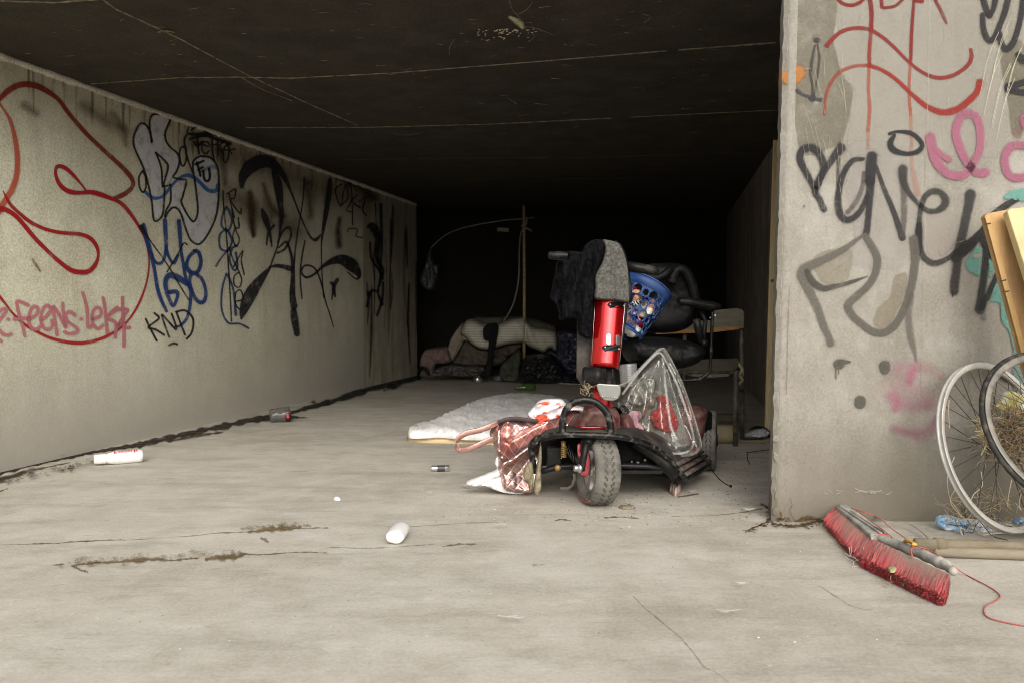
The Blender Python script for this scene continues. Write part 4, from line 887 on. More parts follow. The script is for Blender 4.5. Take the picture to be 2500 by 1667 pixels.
bm = bmesh.new(); hl = [(1455,938),(1462,935),(1510,938),(1516,943),(1515,960),(1509,973),(1498,978),(1476,977),(1466,968),(1459,950)]
prism(bm, [q(x, y, 3.36) for x, y in hl], [q(1486+(x-1486)*.9, 957+(y-957)*.9, 3.48) for x, y in hl]); hlm = obj('headlight', bm, LENS, SCO, smooth=False, bev=.006)
bm = bmesh.new()
for k in range(6): revolve(bm, q(1471+k*5.8, 967+k*.5, 3.355), (0,-1,0), [(.003,0),(.0028,.003),(0,.0045)], 8)
obj('reflector', bm, SIL, hlm)
# handlebars
bm = bmesh.new(); hb = [q(1345,624,3.62), q(1390,625,3.62), q(1440,640,3.63), q(1500,655,3.64), q(1560,658,3.62), q(1606,662,3.60)]
tube(bm, hb, .014, 12); hbo = obj('handlebar', bm, BLKP, SCO)
bm = bmesh.new(); tube(bm, [q(1339,624,3.62), q(1342,624,3.62), q(1360,624.5,3.62), q(1380,625,3.62), q(1400,627,3.62)], [.012,.017,.0195,.019,.018], 16); obj('grip', bm, BLKP, hbo)
bm = bmesh.new(); tube(bm, [q(1533,650,3.6), q(1560,655,3.6), q(1590,660,3.6), q(1603,662,3.6), q(1606,662,3.6)], [.022,.023,.022,.019,.012], 16); obj('grip', bm, BLKP, hbo)
bm = bmesh.new(); tube(bm, [q(1500,592,3.60),q(1512,600,3.60),(q(1522,620,3.60)),q(1530,655,3.60),q(1536,700,3.60),q(1537,738,3.6)], .011, 8); box(bm, q(1478,650,3.66), (.12,.07,.16)); obj('control_panel', bm, BLKP, SCO)
# seat
SY = 3.98
dome([(1528,822),(1560,820),(1610,822),(1660,828),(1700,838),(1716,850),(1714,866),(1700,884),(1672,896),(1630,901),(1590,895),(1560,888),(1530,880),(1518,850)], SY, .16, LEA, 'seat', amp=.006, edge=30)
bk = dome([(1540,690),(1548,660),(1580,646),(1620,642),(1655,643),(1678,652),(1692,672),(1700,700),(1706,735),(1700,775),(1680,800),(1640,812),(1580,812),(1545,800)], SY+.22, .07, LEA, 'backrest', amp=.004, edge=34, fold=lambda x, y: -.035*math.exp(-((x-1612)/52)**2-((y-730)/58)**2))
bm = bmesh.new(); tube(bm, [q(x, y, SY+.10) for x, y in spline([(1640,690),(1646,668),(1660,658),(1676,666),(1688,690),(1696,720),(1700,748)], 5)], .026, 12); tube(bm, [q(x, y, SY+.08) for x, y in ((1536,668),(1570,676),(1606,680),(1622,672),(1640,656))], .014, 8, flat=(1,1.5,(0,0,1))); obj('backrest_piping', bm, LEA, bk)
bm = bmesh.new(); tube(bm, [q(x, y, SY-.05) for x, y in spline([(1655,738),(1668,736),(1690,739),(1720,745),(1756,750)], 4)], [.016]+[.026]*14+[.022,.018], 14, flat=(1.5,.85,(0,0,1))); arm = obj('armrest', bm, BLKP, SCO)
bm = bmesh.new(); tube(bm, [q(x, y, SY-.02) for x, y in ((1700,780),(1704,800),(1712,835))], .020, 10); tube(bm, [q(x, y, SY) for x, y in ((1712,760),(1722,782),(1716,842),(1700,870),(1680,890))], .012, 8); box(bm, q(1719,838,SY-.03), (.03,.03,.035)); obj('armrest_bracket', bm, BLKP, arm)
bm = bmesh.new(); tube(bm, [q(x, y, SY-.06) for x, y in spline([(1739,762),(1738,800),(1736,850),(1734,892),(1730,908),(1716,920),(1700,926),(1664,928),(1630,928)], 5)], .0095, 10, flat=(1.1,.9,(0,0,1))); obj('armrest_tube', bm, BLKT, arm)
bm = bmesh.new(); revolve(bm, q(1746,771,SY-.08), (1,0,0), [(0,-.008),(.009,-.006),(.009,.006),(0,.008)], 12); revolve(bm, q(1734,776,SY-.08), (0,0,1), [(0,-.006),(.006,0),(0,.006)], 8); obj('bolt', bm, SIL, arm)
bm = bmesh.new(); prof = []
for k in range(22): prof += [(.042+.001*(k % 2), k*.005), (.044+.001*(k % 2), k*.005+.0025)]
revolve(bm, q(1537,942,3.86), q(1533,892,3.86)-q(1537,942,3.86), [(0,0)]+prof+[(0,.11)], 28); obj('seat_post', bm, plain('white_ribbed', (.42,.42,.42), .3, metal=.4, var=.2), SCO)
bm = bmesh.new(); tube(bm, [q(1560,905,3.95), q(1565,1000,3.95), q(1570,1060,3.95)], .03, 12); box(bm, q(1620,1035,4.05), (.42,.30,.16)); obj('battery_case', bm, CHS, SCO, smooth=False)
bm = bmesh.new(); cur = spline([(1504,943,3.42),(1512,940,3.5),(1524,935,3.6),(1536,931,3.75)], 5); tube(bm, [q(*p) for p in cur], .006, 6, flat=(1.4,.5,(0,0,1))); obj('strap_end', bm, plain('pale_strap', (.36,.36,.30), .7), SCO)
bm = bmesh.new(); cur = spline([(1702,1100,3.7),(1712,1112,3.66),(1726,1128,3.62),(1738,1146,3.56),(1752,1164,3.5),(1768,1178,3.47),(1780,1184,3.46)], 5)
P3 = [q(*p) for p in cur]; tube(bm, P3, .0022, 6); revolve(bm, P3[-1], P3[-1]-P3[-2], [(0,0),(.006,.002),(.006,.012),(0,.014)], 8); obj('trailing_cable', bm, BLKP, SCO)
# straw tangled on the joint, dry clumps stuck to the bumper leg
STRAW = plain('dry_straw', (.36,.29,.17), .9, var=.4, scale=30); MUD = plain('dry_mud', (.22,.19,.12), .95, var=.45, scale=40, bumpy=.8, dirt=(.30,.13,.04), dirtamt=.1, dscale=30)
def tangle(name, f, n, length, rad, mat, seed, curl=.5, parent=None, **kw):
    rnd = random.Random(seed); bm = bmesh.new()
    for i in range(n):
        p = f(rnd); d = Vector((rnd.gauss(0,1), rnd.gauss(0,.6), rnd.gauss(0,.8))).normalized(); L = length*rnd.uniform(.4,1.3); pts = [p]
        for k in range(5): d = (d + Vector((rnd.gauss(0,curl), rnd.gauss(0,curl), rnd.gauss(0,curl)))*.4).normalized(); pts.append(pts[-1]+d*L/5)
        for p_ in pts: p_.z = max(p_.z, .002)
        tube(bm, pts, rad*rnd.uniform(.6,1.4), 4, caps=False)
    o = obj(name, bm, mat, parent, **{k: v for k, v in kw.items() if k == 'base'}); return o
o = tangle('dry_straw', lambda r: q(r.gauss(1433,5), r.gauss(948,7), 3.43+r.gauss(0,.012)), 34, .032, .0008, STRAW, 4, 1.0); tag(o, 'pale dry straw tangled on the joint under the red column', 'straw', kind='stuff')
for i, c in enumerate(([(1278,1150),(1290,1128),(1300,1132),(1303,1165),(1300,1190),(1293,1203),(1289,1180),(1281,1172)], [(1303,1190),(1308,1150),(1314,1110),(1320,1078),(1323,1110),(1321,1150),(1322,1180),(1320,1196),(1312,1211),(1304,1202)])):
    bm = pillow(c, atY(BY-.03+i*.0), TOCAM, .02, res=3, edge=7, amp=.012, ns=(.15,.06), seed=i+2, back=.8)
    obj('dried_mud', bm, MUD, SCO)
# ------------------------------------------------------------------ cloths on the handlebar
def folds_v(k=.12, amp=.02, seed=1, tilt=0.0):
    return lambda x, y: amp*math.sin((x+tilt*y)*k + 2.2*nz(x*.02, y*.012, seed)) + amp*.6*nz(x*.16+seed, y*.018, 3)
def cloth(name, label, cat, outline, Y, thick, mat, fold=None, amp=.006, edge=7, res=3.2, seed=1, ns=(.06,.04), M=None, d=TOCAM, back=.3, group=None, power=.5, **kw):
    bm = pillow(outline, M or atY(Y), d, thick, res=res, edge=edge, amp=amp, ns=ns, fold=fold, back=back, seed=seed, power=power, **kw)
    o = obj(name, bm, mat)
    return tag(o, label, cat, group) if label else o
cloth('black_jacket', 'black jacket slung over the left handlebar grip of the scooter', 'jacket', cv('J', [(455,338),(540,332),(622,342),(660,270),(720,215),(800,182),(880,188),(912,220),(918,300),(905,400),(872,500),(815,600),(792,700),(784,860),(775,1000),(765,1150),(756,1300),(748,1430),(690,1440),(585,1385),(572,1290),(572,1205),(460,1200),(342,1212),(335,1120),(290,1000),(222,930),(238,830),(285,620),(305,480),(380,445),(450,440)]),
      3.53, .05, DEN, lambda x, y: .022*math.sin((x+.25*y)*.16+2.6*nz(x*.02, y*.012, 2))+.016*nz(x*.2, y*.02, 7)-(.05 if x < 1372 and y > 640 else 0), amp=.014, res=2.6)
cloth('grey_cloth', 'grey felt cloth folded over the top of the red steering column', 'cloth', cv('J', [(888,192),(960,190),(1030,205),(1095,235),(1150,330),(1195,460),(1218,600),(1226,760),(1228,985),(1150,985),(1040,968),(900,962),(785,942),(784,850),(792,790),(788,700),(812,600),(870,505),(905,400),(916,300)]),
      3.49, .035, GRYC, lambda x, y: .008*nz(x*.07, y*.02, 5) + (.010 if y > 709+.03*(x-1450) and x < 1502 else 0) + (.008 if x > 1500 and y > 660 else 0) - .006*math.exp(-((x-1487-.02*(y-600))/2.2)**2), amp=.006, res=2.6, edge=5)
# ------------------------------------------------------------------ laundry basket with holes
BLUE = plain('blue_plastic', (.012,.05,.19), .42, var=.12, dirt=(.06,.10,.22), dirtamt=.2)
bc = q(1520, 812, 3.86); tcn = q(1577, 702, 3.93); bax = (tcn-bc).normalized(); bl = (tcn-bc).length*1.02
Ub = (Vector((1,0,0)) - bax*bax.x).normalized(); Vb = bax.cross(Ub)
def cone(th, t): 
    r = .092 + (.130-.092)*t
    return bc + bax*(bl*t) + (Ub*math.cos(th)+Vb*math.sin(th))*r
bm = bmesh.new(); rnd = random.Random(2); NC = 17; rows_ = [(.05,.235),(.235,.42),(.42,.62),(.62,.82)]
for ri, (t0, t1) in enumerate(rows_):
    for c in range(NC):
        th0 = (c+(.5 if ri % 2 else 0))*2*math.pi/NC; th1 = th0+2*math.pi/NC; hr = rnd.uniform(.26,.38) if (c+ri) % 2 else rnd.uniform(.44,.60)
        big = [(math.cos(a), math.sin(a)) for a in [k*math.pi/8 for k in range(16)]]
        sqr = [(x/max(abs(x),abs(y))*.5, y/max(abs(x),abs(y))*.5) for x, y in big]
        f = lambda x, y: cone(th0+(x+.5)*(th1-th0), t0+(y+.5)*(t1-t0))
        o1 = [bm.verts.new(f(x, y)) for x, y in sqr]; o2 = [bm.verts.new(f(x*hr, y*hr)) for x, y in big]
        for k in range(16): bm.faces.new((o1[k], o1[(k+1) % 16], o2[(k+1) % 16], o2[k]))
for t0, t1 in ((0,.05),(.82,.92),(.92,1)):
    for k in range(66):
        a, b_ = k*2*math.pi/66, (k+1)*2*math.pi/66; bm.faces.new([bm.verts.new(cone(a,t0)), bm.verts.new(cone(b_,t0)), bm.verts.new(cone(b_,t1)), bm.verts.new(cone(a,t1))])
bmesh.ops.remove_doubles(bm, verts=bm.verts[:], dist=.0008)
o = obj('laundry_basket', bm, BLUE); tag(o, 'blue plastic basket with round holes tipped over on the scooter seat', 'basket'); s_ = o.modifiers.new('solid', 'SOLIDIFY'); s_.thickness = .003
bm = bmesh.new(); tube(bm, [cone(k*2*math.pi/48, 1.0) for k in range(48)], .0045, 8, closed=True); obj('rim', bm, BLUE, o)
cols = [('white', (.70,.70,.68)), ('peach', (.60,.33,.20)), ('pink', (.62,.36,.40)), ('red', (.45,.01,.03)), ('pale_green', (.45,.50,.36)), ('cream', (.66,.58,.45))]
rnd = random.Random(21); k = 0
for i in range(10):
    cn, cc = cols[i % 6]; t = .12 + .075*i; th = i*2.4; r = .028+.05*t; c = bc + bax*(bl*t) + (Ub*math.cos(th)+Vb*math.sin(th))*(r+.006) - Vector((0,.015*(i % 2),0))
    bm = bmesh.new(); bmesh.ops.create_icosphere(bm, subdivisions=3, radius=.036)
    for v in bm.verts:
        d = v.co.normalized(); v.co = Vector((v.co.x*1.15, v.co.y, v.co.z*.9))*(1+.35*nz(d.x*2.5+i, d.y*2.5, d.z*2.5)+.12*nz(d.x*8, d.y*8+i, d.z*8)) + c
    m_ = plain('garment_'+cn, cc, .9, var=.12)
    where = ['bottom', 'lower part', 'middle', 'upper part', 'top'][min(4, i//2)]
    tag(obj('garment', bm, m_), '%s crumpled garment in the %s of the blue basket%s' % (cn.replace('_', ' '), where, ', seen through the holes'), 'garment', 'clothes inside the blue basket')
# striped cloth
m, n, b = newmat('striped_cloth'); wv = tex(n, 'wave', scale=42, dist=1.5, detail=1, dir='DIAGONAL'); n.links.new(mix(n, ramp(n, wv, [(.45, 0), (.55, 1)]), (.02,.02,.02), (.7,.68,.62)), b.inputs['Base Color']); b.inputs['Roughness'].default_value = .9
bm = bmesh.new(); bmesh.ops.create_icosphere(bm, subdivisions=3, radius=.045)
cc = bc + bax*bl*.62 - Ub*.03 - Vector((0,.05,0))
for v in bm.verts: d = v.co.normalized(); v.co = v.co*(1+.3*nz(d.x*3, d.y*3, d.z*3+9)) + cc
tag(obj('garment', bm, m), 'black and white striped garment in the left of the blue basket', 'garment', 'clothes inside the blue basket')

# ------------------------------------------------------------------ clear plastic bag with cloths inside
m = bpy.data.materials.new('clear_film'); m.use_nodes = True; n = m.node_tree; b = n.nodes["Principled BSDF"]; out = n.nodes["Material Output"]
tr = n.nodes.new("ShaderNodeBsdfTransparent"); tr.inputs[0].default_value = (.93,.94,.92,1); gl = n.nodes.new("ShaderNodeBsdfGlossy"); gl.inputs['Roughness'].default_value = .12; gl.inputs[0].default_value = (.95,.95,.92,1)
b.inputs['Base Color'].default_value = (.5,.49,.45,1); b.inputs['Roughness'].default_value = .35
lw_ = n.nodes.new("ShaderNodeLayerWeight"); lw_.inputs[0].default_value = .28
wr = tex(n, scale=5, detail=4, rough=.5, stretch=(2.4,2.4,.6)); bp = n.nodes.new("ShaderNodeBump"); bp.inputs['Strength'].default_value = .4; bp.inputs['Distance'].default_value = .012; n.links.new(wr, bp.inputs['Height'])
n.links.new(bp.outputs[0], gl.inputs['Normal']); n.links.new(bp.outputs[0], lw_.inputs['Normal'])
m1 = n.nodes.new("ShaderNodeMixShader"); m2 = n.nodes.new("ShaderNodeMixShader")
ms = mth(n, 'MULTIPLY', ramp(n, tex(n, scale=20, detail=8, rough=.7, vec=(4,4,4), stretch=(2,2,.7)), [(.5, 0), (.8, 1)]), .10)
n.links.new(mth(n, 'ADD', ms, .05), m1.inputs[0]); n.links.new(tr.outputs[0], m1.inputs[1]); n.links.new(b.outputs[0], m1.inputs[2])
n.links.new(mth(n, 'ADD', mth(n, 'MULTIPLY', lw_.outputs['Fresnel'], .62), .04, True), m2.inputs[0]); n.links.new(m1.outputs[0], m2.inputs[1]); n.links.new(gl.outputs[0], m2.inputs[2])
n.links.new(m2.outputs[0], out.inputs[0]); FILM = m
m = bpy.data.materials.new('film_edge'); m.use_nodes = True; n = m.node_tree; b = n.nodes["Principled BSDF"]; b.inputs['Base Color'].default_value = (.62,.62,.58,1); b.inputs['Roughness'].default_value = .15; b.inputs['Alpha'].default_value = .2; FEDGE = m
bagol = [(1608,856),(1615,850),(1624,851),(1640,880),(1662,925),(1684,985),(1702,1045),(1711,1084),(1706,1100),(1690,1110),(1660,1112),(1632,1108),(1600,1082),(1572,1062),(1550,1040),(1522,1010),(1506,985),(1512,962),(1532,934),(1560,903),(1588,874)]
BGY = lambda x, y: 3.50 + (y-1100)*-.0002 + (1700-x)*.0004
def bagfold(x, y):
    a = math.atan2(y-846, x-1616); r_ = math.hypot(y-846, x-1616)
    return .018*math.sin(a*22+.02*r_)*min(1, r_/120) + .02*nz(a*6, r_*.012, 4)
bm = pillow(bagol, atY(BGY), TOCAM, .06, res=4, edge=22, amp=.010, ns=(.05,.03), fold=bagfold, back=1.0, seed=3)
bag = tag(obj('clear_plastic_bag', bm, FILM), 'large clear plastic bag standing in a point on the scooter footboard', 'plastic bag')
bm = bmesh.new(); tube(bm, [q(x, y, BGY(x, y)-.012) for x, y in spline([(1533,934),(1560,903),(1590,872),(1606,856),(1616,852),(1624,856),(1645,893),(1668,945),(1690,1008),(1706,1062),(1710,1086),(1704,1100),(1688,1109),(1662,1112)], 6)], .0042, 6, flat=(1.7,.6,(0,-1,0)))
tube(bm, [q(x, y, BGY(x, y)-.055) for x, y in spline([(1520,962),(1550,920),(1580,885),(1602,864),(1614,863),(1625,880),(1650,930),(1672,990),(1690,1050),(1693,1080),(1684,1098),(1662,1106),(1632,1104),(1612,1092)], 6)], .0032, 6, flat=(1.8,.6,(0,-1,0)))
tube(bm, [q(x, y, BGY(x, y)-.05) for x, y in spline([(1616,872),(1622,900),(1626,950),(1632,1000),(1638,1040),(1652,1072)], 6)], .0035, 6, flat=(2,.6,(0,-1,0)))
obj('welded_edge', bm, FEDGE, bag)
CR = plain('red_fabric', (.40,.028,.026), .8, var=.15); BRC = plain('brown_fabric', (.16,.12,.09), .85, var=.3); PKC = plain('pink_towel', (.34,.18,.21), .95, var=.12, sheen=.4)
cloth('red_cloth', 'red cloth crumpled inside the clear plastic bag', 'cloth', [(1604,968),(1620,964),(1634,976),(1644,1002),(1656,1028),(1650,1052),(1628,1056),(1600,1044),(1586,1022),(1590,1004),(1604,996)], 3.60, .03, CR, folds_v(.3, .016, 6, .8), amp=.022, edge=8)
cloth('brown_cloth', 'brown cloth bundle behind the red cloth in the clear bag', 'cloth', [(1540,1000),(1560,968),(1600,950),(1640,975),(1664,1020),(1672,1066),(1640,1080),(1590,1064),(1556,1040)], 3.66, .04, BRC, folds_v(.12, .014, 3, .8), amp=.02, edge=14)
cloth('pink_towel', 'small pink towel rolled up beside the maroon scooter shroud', 'towel', [(1533,1012),(1545,1002),(1562,1004),(1566,1016),(1558,1028),(1568,1036),(1572,1056),(1560,1064),(1548,1052),(1542,1030)], 3.53, .028, PKC, folds_v(.35, .006, 8, .5), amp=.008, edge=6, res=2.4)
cloth('silver_pouch', 'small crumpled silver plastic pouch in the clear bag', 'pouch', [(1556,932),(1580,920),(1600,930),(1590,972),(1560,990),(1538,986),(1530,960)], 3.58, .02, plain('pouch_film', (.30,.29,.26), .25, metal=.3, var=.3), folds_v(.25, .01, 9, -.5), amp=.012, edge=8)

# ------------------------------------------------------------------ rose-gold quilted bag beside the scooter
m, n, b = newmat('rose_foil'); uvn = n.nodes.new("ShaderNodeUVMap"); uvn.uv_map = 'UVMap'; mp = n.nodes.new("ShaderNodeMapping"); n.links.new(uvn.outputs[0], mp.inputs[0]); mp.inputs['Rotation'].default_value = (0,0,R(38))
sp = n.nodes.new("ShaderNodeSeparateXYZ"); n.links.new(mp.outputs[0], sp.inputs[0])
def lines(s): 
    f = mth(n, 'FRACT', mth(n, 'MULTIPLY', s, 5.4)); d = mth(n, 'ABSOLUTE', mth(n, 'SUBTRACT', f, .5)); return d      # .5 at the seam
seamd = mth(n, 'MAXIMUM', lines(sp.outputs[0]), lines(sp.outputs[1]))
sm_ = ramp(n, seamd, [(.43, 0), (.45, 1)])
c = mix(n, ramp(n, tex(n, scale=6), [(.35, 0), (.65, 1)]), (.42,.25,.23), (.60,.40,.37)); c = mix(n, sm_, c, (.74,.56,.50))
n.links.new(c, b.inputs['Base Color']); b.inputs['Metallic'].default_value = .95; b.inputs['Roughness'].default_value = .33
hh = mth(n, 'ADD', mth(n, 'MULTIPLY', ramp(n, seamd, [(.30, 1), (.48, 0)]), .9), mth(n, 'MULTIPLY', tex(n, scale=7, detail=2), .5)); bump(n, b, hh, .35, .003); FOIL = m
FOILP = plain('rose_foil_strap', (.38,.21,.18), .4, metal=.6, var=.2, bumpy=.4, scale=16)
qc = onz(1270, 1185); QB = thing('quilted_bag', 'rose gold quilted foil tote bag slumped against the left end of the scooter bumper', 'bag', (qc.x, qc.y, 0))
qol = [(1217,1029),(1238,1024),(1259,1021),(1285,1024),(1308,1026),(1336,1021),(1366,1012),(1392,998),(1416,1004),(1420,1030),(1390,1050),(1340,1075),(1330,1110),(1322,1150),(1305,1196),(1280,1202),(1255,1198),(1231,1193),(1222,1165),(1214,1140),(1214,1114),(1208,1092),(1200,1072),(1195,1056),(1204,1040)]
def qfold(x, y):
    # a sagging diagonal fold from (1215,1114) up to (1370,1020), puffed panels either side
    t = (y-1114) + (x-1215)*.60; return .050*math.exp(-((t-16)/16)**2) - .040*math.exp(-((t+16)/11)**2) - .035*math.exp(-((x-1238)/9)**2)*(1 if y < 1112 else .1) + .030*math.exp(-((x-1219)/9)**2)*(1 if y < 1110 else 0) + .010*math.sin(x*.05+y*.03)
QY = lambda x, y: 3.47 + (1200-y)*.0006 + (x-1270)*.0003
bm = pillow(qol, atY(QY), TOCAM, .05, res=3.2, edge=16, amp=.006, ns=(.03,.025), fold=qfold, back=1.6, seed=9); obj('bag_body', bm, FOIL, QB)
bm = bmesh.new()
strap = spline([(1216,1030,3.52),(1196,1040,3.5),(1168,1050,3.49),(1140,1056,3.48),(1121,1067,3.47),(1114,1080,3.46),(1117,1092,3.45),(1124,1098,3.45),(1142,1096,3.44),(1166,1086,3.44),(1190,1075,3.45),(1204,1070,3.46)], 6)
tube(bm, [q(*p) for p in strap], .0125, 10, flat=(.22,1.0,(0,0,1))); obj('handle', bm, FOILP, QB)
bm = bmesh.new(); tube(bm, [q(x, y, QY(x, y)-.052) for x, y in spline([(1217,1029),(1238,1023),(1262,1021),(1290,1025),(1312,1027)], 5)], .005, 8, flat=(.5,1.8,(0,0,1))); obj('opening_edge', bm, plain('dark_lining', (.045,.02,.025), .6), QB)
cloth('white_cloth', 'white cloth twisted on the floor under the rose gold bag', 'cloth', cv('T', [(195,1185),(230,1155),(300,1130),(380,1100),(430,1085),(480,1060),(530,1045),(590,1000),(560,940),(575,880),(610,850),(640,1000),(700,1200),(820,1290),(940,1305),(920,1325),(800,1325),(700,1315),(600,1290),(520,1255),(440,1225),(330,1232),(260,1222),(205,1205)]), lambda x, y: 3.50, .035, WHC, lambda x, y: .014*nz(x*.05+y*.10, y*.05, 3)+.005*math.sin(x*.12+y*.3), amp=.008, edge=6, res=2.6, ns=(.07,.05))
REDW = None
m, n, b = newmat('white_red_cloth'); t = tex(n, scale=7, detail=3, vec=(5,2,9), stretch=(1,1,1.6)); n.links.new(mix(n, ramp(n, t, [(.56, 0), (.60, 1)]), (.74,.72,.73), (.66,.10,.05)), b.inputs['Base Color']); b.inputs['Roughness'].default_value = .85; REDW = m
cloth('white_red_cloth', 'white and red printed cloth bunched up on top of the rose gold bag', 'cloth', cv('T', [(985,330),(990,290),(1060,220),(1120,150),(1220,122),(1400,122),(1450,150),(1500,190),(1720,230),(1700,300),(1600,270),(1480,280),(1420,330),(1380,350),(1300,380),(1200,400),(1150,440),(1110,460),(1095,400),(1020,370)]), lambda x, y: 3.60, .05, REDW, lambda x, y: .02*nz(x*.05+y*.1, y*.05, 3)+.012*math.sin(x*.12+y*.25), amp=.018, edge=8, res=3, ns=(.06,.06))
# ------------------------------------------------------------------ folded quilt / mattress on the floor
QLT = plain('quilt_white', (.82,.81,.79), .85, var=.06, scale=5, bumpy=.04, dirt=(.40,.37,.31), dirtamt=.2, dscale=3)
FOAM = plain('yellow_foam', (.62,.47,.26), .9, var=.15)
quol = [(995,1058),(1003,1050),(1020,1045),(1045,1038),(1072,1026),(1100,1012),(1130,998),(1160,985),(1187,975),(1230,967),(1287,965),(1330,969),(1371,979),(1420,1000),(1450,1030),(1430,1060),(1380,1072),(1300,1076),(1203,1074),(1150,1074),(1118,1072),(1080,1068),(1045,1069),(1015,1070),(998,1068)]
QZ = .055; qf = lambda x, y: onz(x, y, .03)
q0 = onz(1200, 1080); QT = thing('folded_quilt', 'white quilted mattress topper with yellow foam edge lying folded on the tunnel floor', 'quilt', (q0.x, q0.y, 0))
bm = pillow(quol, qf, UP, .035, res=4.2, edge=7, amp=.002, ns=(.05,.15), fold=lambda x, y: .017*nz(x*.02+y*.12, y*.16-x*.02, 6) + .008*abs(nz(x*.02+y*.08, y*.3+x*.03, 3)) + .014*abs(math.sin((y*.38+x*.045)+3*nz(x*.015, y*.05, 1))), flatback=True, seed=5); obj('quilt_cover', bm, QLT, QT)
fol = [(997,1066),(1020,1060),(1100,1050),(1200,1040),(1400,1030),(1430,1060),(1380,1080),(1300,1086),(1203,1085),(1118,1083),(1050,1081),(1003,1078),(994,1072)]
bm = pillow(fol, floor, UP, .034, res=6, edge=3, amp=.002, flatback=True, power=.3); obj('foam_layer', bm, FOAM, QT)

# ------------------------------------------------------------------ small things on the floor
WP = plain('white_plastic', (.78,.77,.74), .35, var=.05, dirt=(.42,.38,.30), dirtamt=.12, dscale=20)
def lying(name, label, cat, a, b_, prof, mat, seg=28, sq=(1,1), up=None, group=None):
    a = Vector(a); b_ = Vector(b_); bm = bmesh.new(); L_ = (b_-a).length; revolve(bm, a, b_-a, [(r, h*L_) for r, h in prof], seg, up=up, sq=sq)
    return tag(obj(name, bm, mat), label, cat, group)
a = onz(229, 1121, .034); b_ = onz(350, 1111, .034)
sb = lying('squeeze_bottle', 'white plastic squeeze bottle with red label lying by the left wall', 'bottle', a, b_, [(0,0),(.020,.0),(.024,.01),(.026,.22),(.028,.24),(.024,.25),(.026,.27),(.031,.36),(.034,.40),(.034,.93),(.031,.97),(.024,.995),(0,1)], WP)
d_ = (b_-a).normalized(); cx = Vector((0,0,1)); bx_ = d_.cross(cx)
bm = bmesh.new(); L_ = (b_-a).length
REDL = plain('red_label', (.55,.03,.03), .5); prev = None
def labelquad(t0, t1, a0, a1, r_=.0346):
    k = 6; P_a = []
    for i in range(k+1):
        an = a0+(a1-a0)*i/k; v = cx*math.cos(an)-bx_*math.sin(an) if bx_.y > 0 else cx*math.cos(an)+bx_*math.sin(an)
        P_a.append((bm.verts.new(a+d_*(t0*L_)+v*r_), bm.verts.new(a+d_*(t1*L_)+v*r_)))
    for i in range(k): bm.faces.new((P_a[i][0], P_a[i+1][0], P_a[i+1][1], P_a[i][1]))
for t0, t1, a0, a1 in ((.40,.43,-.1,.8),(.44,.45,-.1,.85),(.47,.78,.55,.62),(.47,.78,-.1,.02),(.80,.83,.0,.8),(.84,.87,.1,.6),(.88,.89,0,.8)): labelquad(t0, t1, a0, a1)
rnd = random.Random(3)
for row, (a0, a1) in enumerate(((.10,.28),(.33,.50))):
    t = .475
    while t < .77: w_ = rnd.uniform(.012,.028); labelquad(t, t+w_, a0, a1); t += w_+.008
obj('label', bm, REDL, sb)
a = onz(963, 1312, .026); b_ = onz(981, 1286, .026)
lying('white_bottle', 'short white plastic bottle lying in the open middle of the floor', 'bottle', a, b_, [(0,0),(.024,.0),(.029,.03),(.031,.10),(.032,.5),(.031,.85),(.028,.95),(.018,1.0),(0,1.01)], WP, sq=(.78,1.05), up=(0,0,1))
for v in bpy.data.objects['white_bottle'].data.vertices: v.co += Vector((1,.6,.8))*.0035*nz(v.co.x*40, v.co.y*40, v.co.z*40)
a = onz(1053, 1143, .016); b_ = onz(1097, 1142, .016)
cn = lying('metal_tube', 'small silver metal tube with a dark band lying on the open floor', 'metal tube', a, b_, [(0,0),(.013,0),(.0155,.01),(.0158,.03),(.0155,.97),(.013,1),(0,1)], SIL)
bm = bmesh.new(); revolve(bm, a+(b_-a)*.33, b_-a, [(.0161,0),(.0161,(b_-a).length*.42)], 24); obj('dark_band', bm, plain('dark_print', (.05,.045,.04), .4), cn)
# crushed clear bottle by the wall
m = bpy.data.materials.new('bottle_pet'); m.use_nodes = True; n = m.node_tree; b = n.nodes["Principled BSDF"]; b.inputs['Base Color'].default_value = (.12,.115,.105,1); b.inputs['Roughness'].default_value = .08; b.inputs['Alpha'].default_value = .6; PET = m
bc_ = onz(684, 1014, .05); bm = bmesh.new(); revolve(bm, bc_-Vector((.075,.01,.005)), Vector((1,.35,.12)), [(0,0),(.03,.0),(.045,.01),(.050,.03),(.044,.045),(.050,.06),(.048,.075),(.051,.09),(.050,.13),(.046,.145),(.03,.15),(0,.15)], 28)
for v in bm.verts: v.co += Vector((0,0,1))*.012*nz(v.co.x*30, v.co.y*30, v.co.z*30) + Vector((.01*nz(v.co.x*25, 3, v.co.z*25),0,0)); v.co.z = max(.003, v.co.z)
pb = tag(obj('crushed_bottle', bm, PET), 'crushed clear plastic bottle with dark residue at the foot of the left wall', 'bottle')
bm = bmesh.new(); revolve(bm, bc_+Vector((.03,.02,-.002)), Vector((1,.35,.12)), [(0,0),(.043,0),(.045,.03),(.04,.04),(0,.04)], 20); obj('residue', bm, plain('dark_residue', (.02,.017,.015), .5), pb)
bm = bmesh.new(); box(bm, bc_+Vector((.062,-.022,-.0)), (.018,.012,.03)); obj('cap', bm, REDL, pb, smooth=False, bev=.003)
